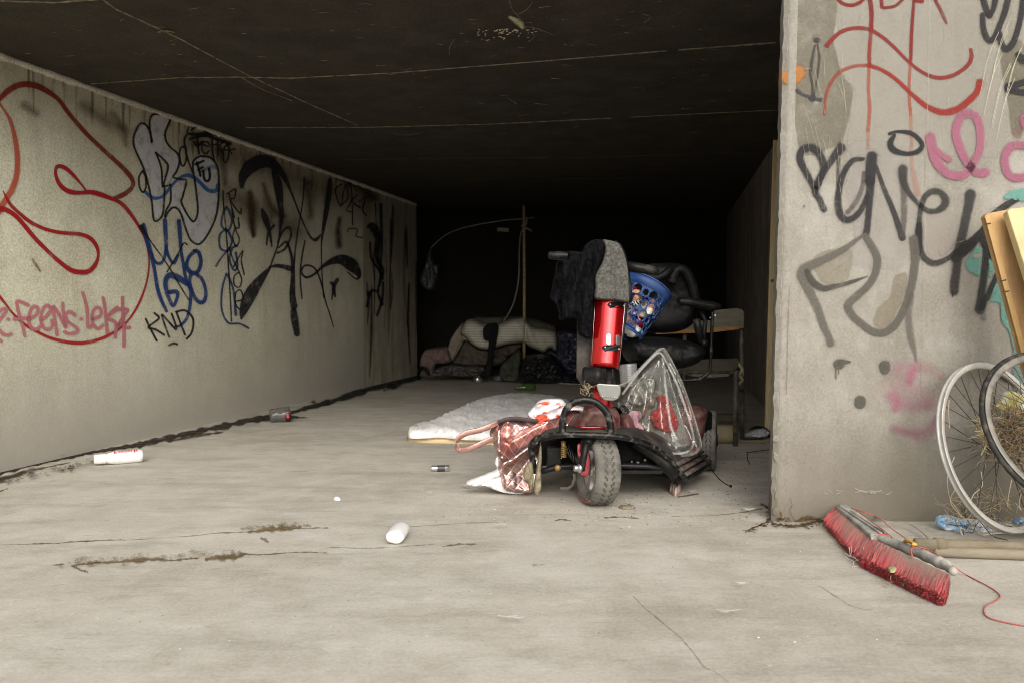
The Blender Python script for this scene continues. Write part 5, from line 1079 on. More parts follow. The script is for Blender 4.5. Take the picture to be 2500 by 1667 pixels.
# dirt along the wall foot, floor joints and cracks (ragged ribbons of damp soil)
def soil(name, label, strokes, where='floor', mat='soil'):
    o = paint(name, where, strokes, mat=mat); return tag(o, label, None, None, 'stuff')
DSO = (44,34,22); MSO = (104,86,58)
soil('damp_soil', 'dark damp soil and moss along the foot of the left wall', [
 ('W', DSO, .95, .5, [(-30,605,50),(100,575,40),(250,535,36),(400,505,34),(550,475,36),(680,450,34),(800,428,38),(950,405,44),(1050,385,56),(1200,350,56),(1350,318,56),(1500,285,52),(1650,255,56),(1800,220,50),(1950,190,40),(2080,170,34),(2200,135,44),(2352,95,50)]),
 ('W', (84,66,40), .85, 1.0, [(-30,650,80),(80,625,66),(200,590,46),(350,555,30),(500,525,20)]), ('W', (70,56,36), .8, .8, [(1200,375,30),(1400,335,34),(1600,306,20)]), ('W', DSO, .9, .6, [(1800,232,30),(1950,212,34),(2100,200,24),(2210,203,8)]),
 ('X', (20,16,12), .95, .6, [(790,985,18),(850,966,22),(920,944,26),(1000,924,30),(1030,915,20)]),
 ('X', (60,50,36), .7, .8, [(0,1172,24),(60,1152,14)]), ('X', (92,76,50), .8, .8, [(-5,1200,6),(20,1192,5)]),
])
rnd = random.Random(4)
soil('joint_dirt', 'dark dirt and moss caught in the long floor joints', [
 ('W', MSO, .8, .7, [(0,1116,5),(150,1112,9),(280,1108,14),(420,1103,12),(560,1092,22),(700,1086,20),(830,1080,16),(900,1083,6)]), ('W', MSO, .6, .8, [(900,1083,5),(1100,1070,6),(1250,1060,7),(1400,1050,12),(1550,1032,14),(1750,1024,16),(1950,1010,14),(2150,998,14),(2352,994,12)]),
 ('W', (120,102,70), .85, .9, [(1780,1026,14),(1880,1012,40),(1980,1000,56),(2080,994,50),(2160,988,20)]), ('W', (120,102,70), .7, 1.0, [(1880,1070,26),(1910,1085,40),(1925,1098,20)]),
 ('W', (112,94,62), .85, .8, [(380,1262,12),(460,1255,16)]), ('W', (112,94,62), .85, .9, [(520,1270,20),(580,1255,26),(640,1248,30),(760,1243,20),(900,1232,30),(1000,1222,56),(1120,1222,50),(1250,1228,24),(1350,1215,28),(1430,1212,10)]), ('W', (112,94,62), .85, .8, [(530,1272,20),(570,1295,30),(630,1308,24)]),
 ('W', (104,86,56), .9, .9, [(1470,1225,20),(1540,1210,60),(1620,1205,90),(1690,1200,70),(1770,1182,30),(1850,1188,24),(2000,1178,18),(2180,1168,8),(2352,1176,12)]),
 ('X', MSO, .5, .9, [(800,1335,3),(900,1338,4),(980,1334,3),(1060,1328,3)]), ('X', (120,104,74), .8, .8, [(1080,1334,3),(1120,1328,7),(1165,1328,3)]), ('X', MSO, .45, .9, [(940,1286,3),(1020,1284,3),(1150,1276,5),(1215,1275,3)]),
 ('X', (90,76,56), .8, .7, [(1355,1270,3),(1372,1268,8),(1395,1270,3)]), ('X', (90,76,56), .7, .8, [(1475,1264,3),(1510,1262,6),(1560,1265,2)]), ('X', (100,84,62), .6, .6, [(1640,1260,2),(1740,1258,3),(1800,1252,2.5),(1860,1242,4)]),
 ('X', (84,66,44), .9, .6, [(1820,1298,5),(1840,1288,8),(1868,1276,8),(1882,1262,8),(1876,1242,6),(1862,1230,4)]), ('X', (84,66,44), .9, .7, [(1884,1278,10),(1915,1282,10),(1945,1284,12),(1975,1278,10),(2000,1272,8)]), ('X', (72,54,34), .9, .7, [(1948,1270,6),(1965,1262,14),(1985,1260,12),(2004,1268,5)]),
 ('X', (134,118,92), .6, .9, [(1546,1455,3),(1570,1480,4),(1600,1505,6),(1635,1535,5),(1665,1560,4),(1690,1590,5),(1720,1628,6),(1745,1640,4),(1780,1667,4)]),
 ('X', (134,118,92), .5, .9, [(2000,1430,3),(2040,1455,4),(2080,1480,4),(2130,1490,3)]), 
 ('X', (140,124,98), .4, 1.2, [(1300,1380,10),(1330,1378,6)]),
])
soil('plaster_moss', 'brown moss and crumbled plaster at the foot of the free wall edge', [('X', (84,66,42), .85, .7, [(1896,1276,6),(1906,1256,8),(1902,1244,4)]), ('X', (84,66,42), .8, .7, [(1914,1276,5),(1922,1262,6),(1930,1272,8)]), ('X', (78,60,38), .9, .7, [(1940,1270,8),(1970,1262,14),(2000,1264,8)]), ('X', (120,100,74), .5, 1.0, [(1890,1240,10),(1900,1262,14)])], 'front')
# scattered dabs of soil and moss
def dabs(path, n, spread, size, cols, seed, al=.85):
    rnd = random.Random(seed); S_ = spline([tuple(p) for p in path], 8); out = []
    for i in range(n):
        x, y = S_[rnd.randrange(len(S_))][:2]; x += rnd.gauss(0, spread); y += rnd.gauss(0, spread*.4); w_ = size*rnd.uniform(.3,1.5)
        a = rnd.uniform(-.4,.4)-.05; L_ = w_*rnd.uniform(.5,2.5); out.append(('X', rnd.choice(cols), al*rnd.uniform(.5,1), .9, [(x-L_/2, y-a*L_/2, w_*.6), (x, y+rnd.gauss(0,1), w_), (x+L_/2, y+a*L_/2, w_*.5)]))
    return out
CC = [(78,60,38),(96,78,52),(60,46,30),(110,92,64)]
soil('foot_moss', 'brown moss and dirt gathered round the foot of the free wall edge', dabs([(1825,1300),(1850,1286),(1875,1278),(1884,1260)], 40, 5, 5, CC, 3) + dabs([(1888,1282),(1930,1286),(1970,1282),(2010,1274)], 60, 7, 5, CC, 4) + dabs([(1862,1232),(1878,1244),(1884,1268)], 24, 5, 4, CC, 5))
soil('foot_moss', 'brown moss climbing the foot of the free wall edge', dabs([(1896,1272),(1912,1262),(1925,1272)], 22, 4, 5, CC, 6) + dabs([(1938,1274),(1965,1264),(1990,1264),(2006,1270)], 50, 5, 6, CC, 7), 'front')
soil('joint_moss', 'patches of damp dirt spread along the floor joints', dabs([(600,1294),(680,1288),(740,1286)], 50, 14, 7, [(120,102,70),(132,114,80)], 8, .6) + dabs([(180,1378),(300,1368),(420,1364),(500,1356),(580,1352)], 110, 16, 7, [(112,94,62),(126,108,76)], 9, .6) + dabs([(0,1180),(120,1155),(250,1128)], 70, 12, 7, [(84,66,40),(70,56,36)], 10, .7) + dabs([(640,1020),(760,994),(880,966),(980,940)], 60, 9, 6, [(50,40,28),(60,48,34)], 11, .7) + dabs([(1200,1265),(1500,1262),(1700,1258)], 50, 26, 4, [(120,104,78)], 12, .5) + dabs([(1700,1150),(1780,1190),(1850,1120)], 60, 40, 3, [(96,82,60),(80,68,50)], 13, .7))
# pale scuffs
rnd = random.Random(14); st = []
for x, y, l, w_, al in ((1240,1517,50,5,.8),(1265,1520,30,5,.7),(1780,1502,60,5,.5),(1810,1434,22,6,.8),(1215,1288,16,4,.6),(1770,1506,22,4,.6),(1880,1640,14,5,.6),(1050,1208,14,5,.4),(1230,1288,12,3,.7),(1830,1250,26,6,.8),(1690,1205,16,5,.5),(1140,1190,24,4,.5)): st.append(('X', (218,214,204), al, .5, [(x-l/2, y, w_*.6), (x, y+3, w_), (x+l/2, y, w_*.5)]))
for i in range(150):
    x = rnd.uniform(0, 2500); y = rnd.uniform(1100, 1667); l = rnd.uniform(8, 60); st.append(('X', rnd.choice([(200,194,182),(150,136,112),(120,106,84),(206,200,190)]), rnd.uniform(.12,.4), 1.2, [(x, y, rnd.uniform(1.5,5)), (x+l, y+rnd.uniform(-5,2), 2)]))
soil('floor_scuffs', 'pale scuffs and drag marks over the concrete floor', st, mat='spray')
# loose grit and crumbs
def crumbs(name, label, spots, mat, seed):
    rnd = random.Random(seed); bm = bmesh.new()
    for x, y, s in spots:
        c = onz(x, y, s*.35); vs = []
        M_ = Matrix.Rotation(rnd.uniform(0,6), 3, 'Z') @ Matrix.Diagonal((s*rnd.uniform(.6,1.6), s*rnd.uniform(.5,1.1), s*rnd.uniform(.3,.7)))
        r_ = bmesh.ops.create_icosphere(bm, subdivisions=1, radius=.6)
        for v in r_['verts']: v.co = c + M_ @ (v.co*(1+rnd.uniform(-.35,.35))); v.co.z = max(.0, v.co.z)
    return tag(obj(name, bm, mat, smooth=False, base=(0,3,0)), label, None, None, 'stuff')
rnd = random.Random(33); sp_ = [(rnd.uniform(1000,1900), rnd.uniform(1050,1290), rnd.uniform(.0015,.005)) for i in range(260)] + [(rnd.uniform(1750,1885), rnd.uniform(1060,1270), rnd.uniform(.002,.007)) for i in range(140)] + [(rnd.gauss(1560,60), rnd.gauss(1210,18), rnd.uniform(.002,.006)) for i in range(70)] + [(rnd.uniform(0,2500), rnd.uniform(1150,1600), rnd.uniform(.001,.003)) for i in range(160)] + [(rnd.uniform(1880,2020), 1276+rnd.uniform(-3,7), rnd.uniform(.002,.006)) for i in range(60)]
crumbs('dark_grit', 'dark grit and dry crumbs scattered over the floor', sp_, plain('grit', (.14,.11,.075), .95, var=.6, scale=60), 1)
sp_ = [(rnd.uniform(0,2500), rnd.uniform(1060,1600), rnd.uniform(.0015,.004)) for i in range(170)] + [(rnd.uniform(1000,1880), rnd.uniform(1080,1280), rnd.uniform(.002,.005)) for i in range(70)]
crumbs('pale_grit', 'pale specks of plaster scattered over the floor', sp_, plain('pale_grit', (.66,.62,.55), .9, var=.2), 2)
bm = pillow([(1633,1200),(1640,1190),(1652,1190),(1664,1196),(1660,1204),(1650,1212),(1640,1208)], floor, UP, .03, res=3, edge=4, amp=.02, ns=(.2,.2), flatback=True); tag(obj('rubble_lump', bm, plain('pink_rubble', (.42,.31,.26), .95, var=.3, bumpy=.6)), 'lump of pinkish rubble on the floor in front of the footboard', 'rubble')
bm = pillow([(1510,1238),(1522,1232),(1545,1236),(1550,1242),(1520,1243)], floor, UP, .010, res=3, edge=3, amp=.01, ns=(.2,.2), flatback=True); tag(obj('dry_leaf', bm, plain('dry_leaf', (.16,.13,.09), .9, var=.4)), 'curled dry leaf on the floor just right of the front tyre', 'leaf')
bm = bmesh.new(); tube(bm, [onz(x, y, z) for x, y, z in ((1368,1192,.004),(1386,1192,.006),(1398,1184,.03),(1404,1165,.08),(1402,1155,.10))], .003, 6, flat=(3,.5,(0,-1,0))); tag(obj('plastic_strip', bm, plain('film_strip', (.40,.38,.34), .5)), 'thin plastic strip curling up from the floor left of the front tyre', 'strip')
for i, (x, y, z) in enumerate(((824,1218,.012),(815,1215,.006))[:1]):
    bm = pillow([(814,1216),(822,1213),(833,1217),(830,1221),(818,1221)], floor, UP, .01, res=2.5, edge=3, amp=.003, flatback=True); tag(obj('paper_scrap', bm, WHC), 'tiny white scrap on the open floor above the white bottle', 'paper scrap')
# branchy twigs at the right
TW = plain('dark_twig', (.05,.04,.03), .9, var=.3)
for lab, pts in (('thin bent twig on the floor between the chair and the wall edge', [(1822,1104,.004),(1850,1100,.008),(1880,1096,.006)]), ('short forked twig below the bent twig near the wall edge', [(1824,1106,.004),(1825,1120,.004),(1831,1133,.003)]), ('thin curved twig on the floor below the rear wheel', [(1655,1212,.003),(1680,1208,.006),(1705,1204,.003)])):
    bm = bmesh.new(); tube(bm, [onz(*p) for p in pts], .0022, 5); tag(obj('twig', bm, TW), lab, 'twig', 'twigs on the floor')
WOODS = plain('stick_wood', (.38,.24,.10), .8, var=.3)
bm = bmesh.new(); tube(bm, [onz(1800,1076,.006), onz(1866,1079,.006)], .005, 6); tag(obj('wooden_stick', bm, WOODS), 'thin orange-brown wooden stick on the floor at the foot of the chair', 'stick')
bm = bmesh.new(); tube(bm, [onz(1815,1070,.01), onz(1862,1068,.01)], .008, 6); tag(obj('wooden_stick', bm, plain('dark_stick', (.06,.045,.03), .9)), 'dark stick on the floor below the crumpled white paper', 'stick')
cloth('crumpled_paper', 'crumpled white paper and film on the floor beside the chair', 'paper', [(1818,1060),(1832,1052),(1848,1046),(1866,1048),(1874,1058),(1868,1068),(1846,1072),(1828,1070)], None, .07, plain('paper_white', (.62,.61,.64), .6, var=.1), lambda x, y: .04*abs(nz(x*.16, y*.16, 2)), amp=.02, edge=6, M=lambda x, y: onz(x, 1069+(y-1069)*.35, .0)+Vector((0,0,(1069-y)*.0017)), d=(0,-1,.3), res=2.2)
cloth('black_film', 'torn black plastic behind the crumpled white paper', 'plastic film', [(1828,1050),(1842,1040),(1864,1040),(1878,1050),(1884,1062),(1876,1068),(1866,1056),(1846,1046)], 5.1, .04, BLKP, amp=.02, edge=5, res=2.4)
# ------------------------------------------------------------------ school chair behind the scooter
CW = plain('worn_ply', (.16,.145,.105), .7, var=.3, dirt=(.24,.22,.17), dirtamt=.4, dscale=9, stretch=(1,1,6)); CWE = plain('ply_edge_orange', (.36,.19,.06), .75, var=.3); CM = plain('flaking_frame', (.05,.05,.042), .6, var=.4, dirt=(.26,.22,.13), dirtamt=.28, dscale=24)
c0 = onz(1800, 1086); CH = thing('school_chair', 'old plywood chair with flaking metal frame standing behind the scooter seat', 'chair', (c0.x, c0.y, 0))
CY = 4.78
def board(name, ol, Yf, Yb, mat, parent, bev=.004):
    bm = bmesh.new(); prism(bm, [q(x, y, Yf) for x, y in ol], [q(x, y, Yb) for x, y in ol]); return obj(name, bm, mat, parent, smooth=False, bev=bev)
br = board('backrest', [(1600,795),(1640,788),(1738,782),(1745,757),(1800,753),(1812,756),(1817,764),(1816,802),(1806,803),(1740,810),(1640,812),(1600,810)], CY+.22, CY+.25, CW, CH)
board('backrest_edge', [(1600,811),(1740,800),(1804,797),(1805,804),(1740,812),(1602,816)], CY+.212, CY+.222, CWE, br, .001)
bm = bmesh.new(); ol = [(1655,905),(1650,892),(1670,884),(1740,878),(1800,877),(1806,884),(1800,898),(1780,914),(1740,918),(1690,914)]
prism(bm, [q(x, y, CY+.05+(905-y)*.012) + Vector((0,0,.008)) for x, y in ol], [q(x, y, CY+.05+(905-y)*.012) - Vector((0,0,.010)) for x, y in ol]); obj('seat', bm, CW, CH, smooth=False, bev=.003)
def leg(pts, r=.0115): bm = bmesh.new(); tube(bm, [q(*p) for p in pts], r, 10); return obj('leg', bm, CM, CH)
zf = onz(1795,1088).y; zr = onz(1812,1072).y
leg([(1795,1088,zf),(1796,1000,zf),(1797,905,zf)], .0150); leg([(1812,1072,zr),(1813,950,zr),(1811,870,zr),(1810,800,CY+.26),(1809,762,CY+.26)], .0135); leg([(1648,1088,zf),(1648,905,zf)], .013); leg([(1672,1072,zr),(1672,900,zr),(1672,800,CY+.26)], .013)
bm = bmesh.new(); tube(bm, [q(1795,953,zf), q(1813,953,zr)], .009, 8); tube(bm, [q(1795,908,zf), q(1648,908,zf)], .010, 8); tube(bm, [q(1795,908,zf), q(1811,905,zr)], .010, 8); obj('crossbar', bm, CM, CH)
bm = bmesh.new(); tube(bm, [q(x, y, CY-.02) for x, y in spline([(1804,888),(1812,902),(1806,915),(1812,928),(1800,940),(1795,948)], 5)], .0055, 6, flat=(2,.5,(0,-1,0))); tube(bm, [q(x, y, CY-.02) for x, y in ((1802,884),(1815,900),(1814,918))], .004, 6); tag(obj('pale_rag', bm, plain('pale_rag', (.30,.26,.17), .9)), 'pale rag strip hanging off the corner of the plywood chair', 'rag')
zz = onz(1770,1064); bm = bmesh.new(); revolve(bm, onz(1738,1062,.055)+Vector((0,.05,0)), (1,0,0), [(0,0),(.05,0),(.055,.006),(.055,.14),(.05,.146),(0,.146)], 24); tag(obj('paper_roll', bm, plain('beige_roll', (.36,.31,.19), .8, var=.2)), 'beige roll lying on the floor between rear tyre and chair leg', 'roll')
bm = bmesh.new(); box(bm, q(1765,1018,5.2), (.30,.06,.045)); tag(obj('wooden_block', bm, plain('dark_block', (.12,.10,.07), .8, var=.3), smooth=False, bev=.006), 'dark wooden beam lying behind the beige roll', 'beam')
# ------------------------------------------------------------------ timber batten against the inner wall
PINE = plain('pine_batten', (.85,.68,.38), .65, var=.16, scale=5, stretch=(8,8,.6)); 
bm = bmesh.new(); tY = 5.42
b0 = onz(1877, 1050); t0_ = q(1899, 342, 5.60)
wv = .030; dp = .024
prism(bm, [b0+Vector((-.024,0,0)), b0+Vector((.010,0,0)), t0_+Vector((.010,0,0)), t0_+Vector((-.026,0,0))], [b0+Vector((-.024,dp,0)), b0+Vector((.010,dp,0)), t0_+Vector((.010,dp,0)), t0_+Vector((-.026,dp,0))])
bt = tag(obj('timber_batten', bm, PINE, smooth=False, bev=.002), 'tall thin pine batten leaning against the dark inner wall', 'batten')
bm = bmesh.new(); kp = b0.lerp(t0_, .505)+Vector((-.008,-.0002,0)); revolve(bm, kp, (0,-1,0), [(.012,0),(.010,.001),(0,.0012)], 14); obj('knot', bm, plain('knot', (.25,.14,.05), .7), bt)
# ------------------------------------------------------------------ back of the tunnel
RB = 9.15
CAN = plain('cane', (.34,.24,.11), .6, var=.3, scale=14, stretch=(1,1,3)); ROPE = plain('rope', (.22,.20,.16), .9, var=.3); 
bm = bmesh.new(); p0 = onz(1279, 930); p1 = q(1279, 503, p0.y); tube(bm, [p0, p0.lerp(p1,.5)+Vector((.006,0,0)), p1], [.018,.017,.015], 10); tag(obj('wooden_pole', bm, CAN), 'slim wooden pole standing up behind the heap at the back of the tunnel', 'pole')
bm = bmesh.new(); tube(bm, [q(x, y, p0.y-.03) for x, y in spline(cv('L', [(1450,410),(1415,500),(1400,700),(1397,950),(1378,1150),(1330,1350),(1270,1480),(1200,1590)]), 6)], .0085, 6)
tube(bm, [q(x, y, p0.y-.04) for x, y in spline(cv('L', [(1495,270),(1490,340),(1455,390),(1440,370),(1480,350),(1450,400),(1500,410),(1560,440)]), 6)], .010, 6); tag(obj('rope', bm, ROPE), 'thin grey rope knotted to the pole and hanging down to the heap', 'rope')
bm = bmesh.new(); tube(bm, [q(x, y, p0.y+.05-.0*x) for x, y in spline(cv('L', [(1590,270),(1500,280),(1400,290),(1250,300),(1050,330),(920,350),(800,375),(680,402),(600,430),(520,462),(450,500),(350,580),(268,665)]), 5)], .006, 6); tag(obj('bent_cane', bm, ROPE), 'long thin cane arching left from the top of the pole', 'cane')
DB = plain('dark_bag_film', (.055,.055,.065), .35, var=.5, bumpy=.5)
cloth('hanging_bag', 'small dark plastic bag hanging from the end of the arching cane', 'bag', cv('L', [(258,668),(280,668),(300,760),(325,855),(385,890),(375,1020),(330,1150),(270,1202),(195,1175),(140,1090),(150,1000),(195,900),(225,750)]), p0.y+.05, .12, DB, folds_v(.4, .02, 3), amp=.04, edge=10, res=3, back=1.0)
bm = bmesh.new(); box(bm, q(1228, 561.5, BWY-.012), (.158,.012,.05), Matrix.Rotation(R(3), 3, 'Y')); tag(obj('wall_plate', bm, plain('old_plate', (.42,.38,.26), .6, var=.2), smooth=False, bev=.003), 'small pale rectangular plate fixed to the black end wall', 'plate')
MT = plain('mattress_ticking', (.34,.325,.26), .85, var=.12, scale=5); BRN = plain('brown_blanket', (.085,.068,.05), .95, var=.35, scale=12); DKB = plain('dark_blanket', (.09,.08,.06), .95, var=.3)
m, n, b = newmat('striped_ticking'); wv_ = tex(n, 'wave', scale=11, dist=.8, detail=1, dir='Z'); c = mix(n, ramp(n, wv_, [(.55, 0), (.75, 1)]), (.55,.53,.44), (.40,.38,.31)); n.links.new(mix(n, mth(n, 'MULTIPLY', ramp(n, tex(n, scale=3), [(.4, 0), (.7, 1)]), .3), c, (.2,.17,.11)), b.inputs['Base Color']); b.inputs['Roughness'].default_value = .9; TICK = m
HY = 9.0
cloth('dark_blanket', 'dark blanket draped over the back of the rolled mattress', 'blanket', cv('K', [(760,690),(830,655),(900,640),(1150,640),(1400,640),(1560,665),(1700,700),(1840,750),(1870,850),(1500,1000),(1000,950),(800,800)]), HY+.25, .15, DKB, amp=.03, edge=12)
cloth('rolled_mattress', 'pale striped mattress rolled and slumped in two bulges over the heap', 'mattress', cv('K', [(655,845),(690,740),(740,685),(800,672),(870,700),(970,738),(1050,745),(1130,730),(1220,700),(1300,672),(1400,655),(1470,655),(1480,680),(1520,730),(1600,772),(1740,800),(1860,832),(1880,900),(1890,965),(1870,1085),(1800,1045),(1760,1070),(1710,1102),(1600,1060),(1500,1010),(1470,975),(1370,985),(1250,1000),(1150,1030),(1050,1055),(960,1060),(880,1045),(820,1010),(760,960),(735,925),(690,890)]), HY, .22, TICK, lambda x, y: -.10*math.exp(-((x-1283)/3.5)**2) - .06*math.exp(-((x-1195)/12)**2) + .02*nz(x*.05, y*.05, 3), amp=.02, edge=16)
cloth('beige_sheet', 'beige sheet hanging from the left bulge of the mattress to the floor', 'sheet', cv('K', [(640,760),(690,720),(660,850),(730,910),(760,960),(700,950),(650,1060),(600,1140),(555,1215),(500,1150),(450,1060),(490,1030),(520,940),(570,850)]), HY-.06, .06, plain('beige_sheet', (.23,.195,.145), .9, var=.15), folds_v(.3, .02, 4, .5), amp=.02, edge=6)
cloth('pink_blanket', 'faded pink blanket lump at the left end of the heap', 'blanket', cv('K', [(130,1270),(145,1160),(200,1065),(280,1040),(370,1030),(480,1022),(520,1080),(555,1200),(480,1240),(350,1255),(325,1370),(270,1390),(240,1310),(180,1285)]), HY-.05, .14, plain('faded_pink', (.15,.095,.085), .95, var=.3, scale=14), amp=.05, edge=9)
cloth('brown_blanket', 'brown blanket stretched in folds under the mattress', 'blanket', cv('K', [(545,1215),(620,1110),(700,960),(760,960),(830,1020),(900,1052),(1000,1062),(1150,1032),(1300,995),(1400,985),(1440,1010),(1380,1070),(1250,1170),(1150,1260),(900,1270),(600,1250)]), HY+.02, .10, BRN, lambda x, y: .03*math.sin(x*.12-y*.2), amp=.05, edge=9)
cloth('black_coat', 'long black coat hanging down over the front of the mattress', 'coat', cv('K', [(935,850),(945,790),(990,740),(1060,725),(1120,735),(1132,810),(1110,950),(1085,1080),(1065,1180),(1060,1290),(1030,1380),(1010,1412),(940,1415),(900,1370),(950,1320),(990,1200),(1000,1060),(1010,960),(975,950),(945,920)]), HY-.27, .05, plain('black_wool', (.008,.008,.009), .95), folds_v(.3, .012, 2), amp=.012, edge=5)
NAVY = plain('navy_film', (.03,.032,.055), .32, var=.5, bumpy=.5); BK2 = plain('black_rubbish_film', (.012,.012,.013), .28, var=.4, bumpy=.4)
cloth('navy_rubbish_bag', 'dark navy rubbish bag at the right end of the mattress', 'rubbish bag', cv('K', [(1880,960),(1870,860),(1910,815),(2000,790),(2130,820),(2240,880),(2260,1300),(2100,1400),(1950,1330),(1850,1180),(1790,1130),(1720,1110),(1800,1060),(1875,1090)]), HY-.1, .2, NAVY, amp=.09, edge=14, ns=(.08,.08))
cloth('black_rubbish_bag', 'big black rubbish bag on the floor below the right half of the mattress', 'rubbish bag', cv('K', [(1400,1480),(1410,1330),(1440,1200),(1500,1130),(1580,1110),(1700,1110),(1800,1140),(1880,1230),(2000,1340),(2140,1400),(2140,1490),(1900,1490),(1600,1490)]), HY-.25, .22, BK2, amp=.10, edge=14, ns=(.08,.08))
cloth('green_bag', 'dull green cloth bag wedged beside the black rubbish bag', 'bag', cv('K', [(1150,1430),(1160,1270),(1250,1180),(1370,1070),(1420,1080),(1430,1200),(1410,1300),(1390,1460),(1250,1470)]), HY-.12, .12, plain('dull_green', (.05,.055,.035), .9, var=.4), amp=.06, edge=9, ns=(.07,.07))
cloth('grey_rubbish', 'low dark strip of mixed rubbish along the front of the heap', 'rubbish', cv('K', [(120,1390),(180,1300),(260,1380),(330,1300),(540,1240),(700,1260),(950,1270),(960,1400),(700,1410),(400,1400),(200,1410)]), HY-.08, .08, plain('mixed_rubbish', (.05,.045,.04), .7, var=.8, scale=18), amp=.08, edge=6, ns=(.1,.1))
for lab, cx_, cy_, r_, col, L_ in (('dented silver drink can left of the black coat foot', 1161.5, 917, .040, SIL, .10), ('silver drink can right of the black coat foot', 1208, 917, .034, SIL, .10), ('tiny crushed silver can beside the larger left can', 1147, 913, .022, SIL, .04)):
    c = onz(cx_, cy_+r_*200, r_); bm = bmesh.new(); revolve(bm, c, (.5,-1,0) if r_ > .035 else (1,-.5,.2), [(0,0),(r_*.8,0),(r_,.008),(r_,L_-.01),(r_*.85,L_),(0,L_)], 20)
    tag(obj('drink_can', bm, col), lab, 'can', 'drink cans in front of the heap')
m = bpy.data.materials.new('green_glass'); m.use_nodes = True; n = m.node_tree; b = n.nodes["Principled BSDF"]; b.inputs['Base Color'].default_value = (.06,.12,.03,1); b.inputs['Roughness'].default_value = .1; b.inputs['Alpha'].default_value = .8
c = onz(1282, 946, .035); bm = bmesh.new(); revolve(bm, c+Vector((-.10,0,0)), (1,.3,0), [(0,0),(.014,0),(.016,.03),(.02,.06),(.038,.09),(.040,.2),(.03,.21),(0,.21)], 20); tag(obj('green_bottle', bm, m), 'green glass bottle lying in front of the black rubbish bag', 'bottle')
bm = bmesh.new(); tube(bm, [onz(1340,933,.01), onz(1380,936,.012), onz(1420,937,.01)], .012, 6, flat=(1,.5,(0,0,1))); tag(obj('fallen_trim', bm, plain('pale_slat', (.38,.35,.27), .8)), 'pale thin slat on the floor at the foot of the rubbish bags', 'slat')

# ------------------------------------------------------------------ right side: two planks, two wheels, rubbish
PL1 = plain('orange_plank', (.43,.26,.11), .7, var=.3, scale=4, stretch=(6,6,.7), dirt=(.30,.19,.09), dirtamt=.3); PL2 = plain('pale_plank', (.56,.44,.22), .7, var=.22, scale=4, stretch=(6,6,.7))
def plank(name, label, top, side, W, T, mat, Yt=2.86, drop=1.0, face=(0,-1,0)):
    """plank leaning on the wall: top = left and right photo points of its end, side = photo point further down its left edge"""
    a = q(top[0], top[1], Yt); s = q(side[0], side[1], Yt-.08); d = (s-a).normalized(); L_ = a.z/-d.z; nrm = Vector(face); nrm = (nrm-d*nrm.dot(d)).normalized(); wd = d.cross(nrm); wd = wd if wd.x > 0 else -wd
    bm = bmesh.new(); c = Vector((0,0,0))
    A = [a+wd*.0+nrm*.0+d*.006, a+wd*.012-d*.002, a+wd*(W-.01), a+wd*W+d*.008]; B_ = [p+d*0 for p in A]
    prism(bm, [A[0], A[1], A[2], A[3], A[3]+d*(L_-.02), A[0]+d*(L_-.02)], [p-nrm*T for p in (A[0], A[1], A[2], A[3], A[3]+d*(L_-.02), A[0]+d*(L_-.02))])
    o = tag(obj(name, bm, mat, smooth=False, bev=.004), label, 'plank', 'planks leaning on the right wall'); return o, a, d, wd, nrm
o1, a1, d1, w1, n1 = plank('wooden_plank', 'orange-brown wooden plank leaning against the graffiti wall, left of the paler one', (2403,524), (2500,884), .125, .030, PL1)
# planed lighter bevel along the left edge and nails
bm = bmesh.new(); prism(bm, [a1+d1*.012+n1*.0012, a1+d1*.004+w1*.018+n1*.0012, a1+d1*1.0+w1*.018+n1*.0012, a1+d1*1.0+n1*.0012], [a1+d1*.012-n1*.01, a1+d1*.004+w1*.018-n1*.01, a1+d1*1.0+w1*.018-n1*.01, a1+d1*1.0-n1*.01]); obj('planed_edge', bm, plain('planed_edge', (.50,.31,.12), .65, var=.15), o1, smooth=False)
NAIL = plain('rusty_nail', (.09,.07,.055), .6, metal=.6)
for t_, k in ((.036,.0),(.245,.03),(.285,.03)):
    bm = bmesh.new(); p = a1+d1*t_; tube(bm, [p+w1*.012+n1*.004, p-w1*.010+n1*.006], .0018, 6); obj('nail', bm, NAIL, o1)
o2, a2, d2, w2, n2 = plank('wooden_plank', 'pale pine plank at the right edge leaning in front of the orange-brown one', (2458,512), (2512,682), .13, .032, PL2, Yt=2.80)
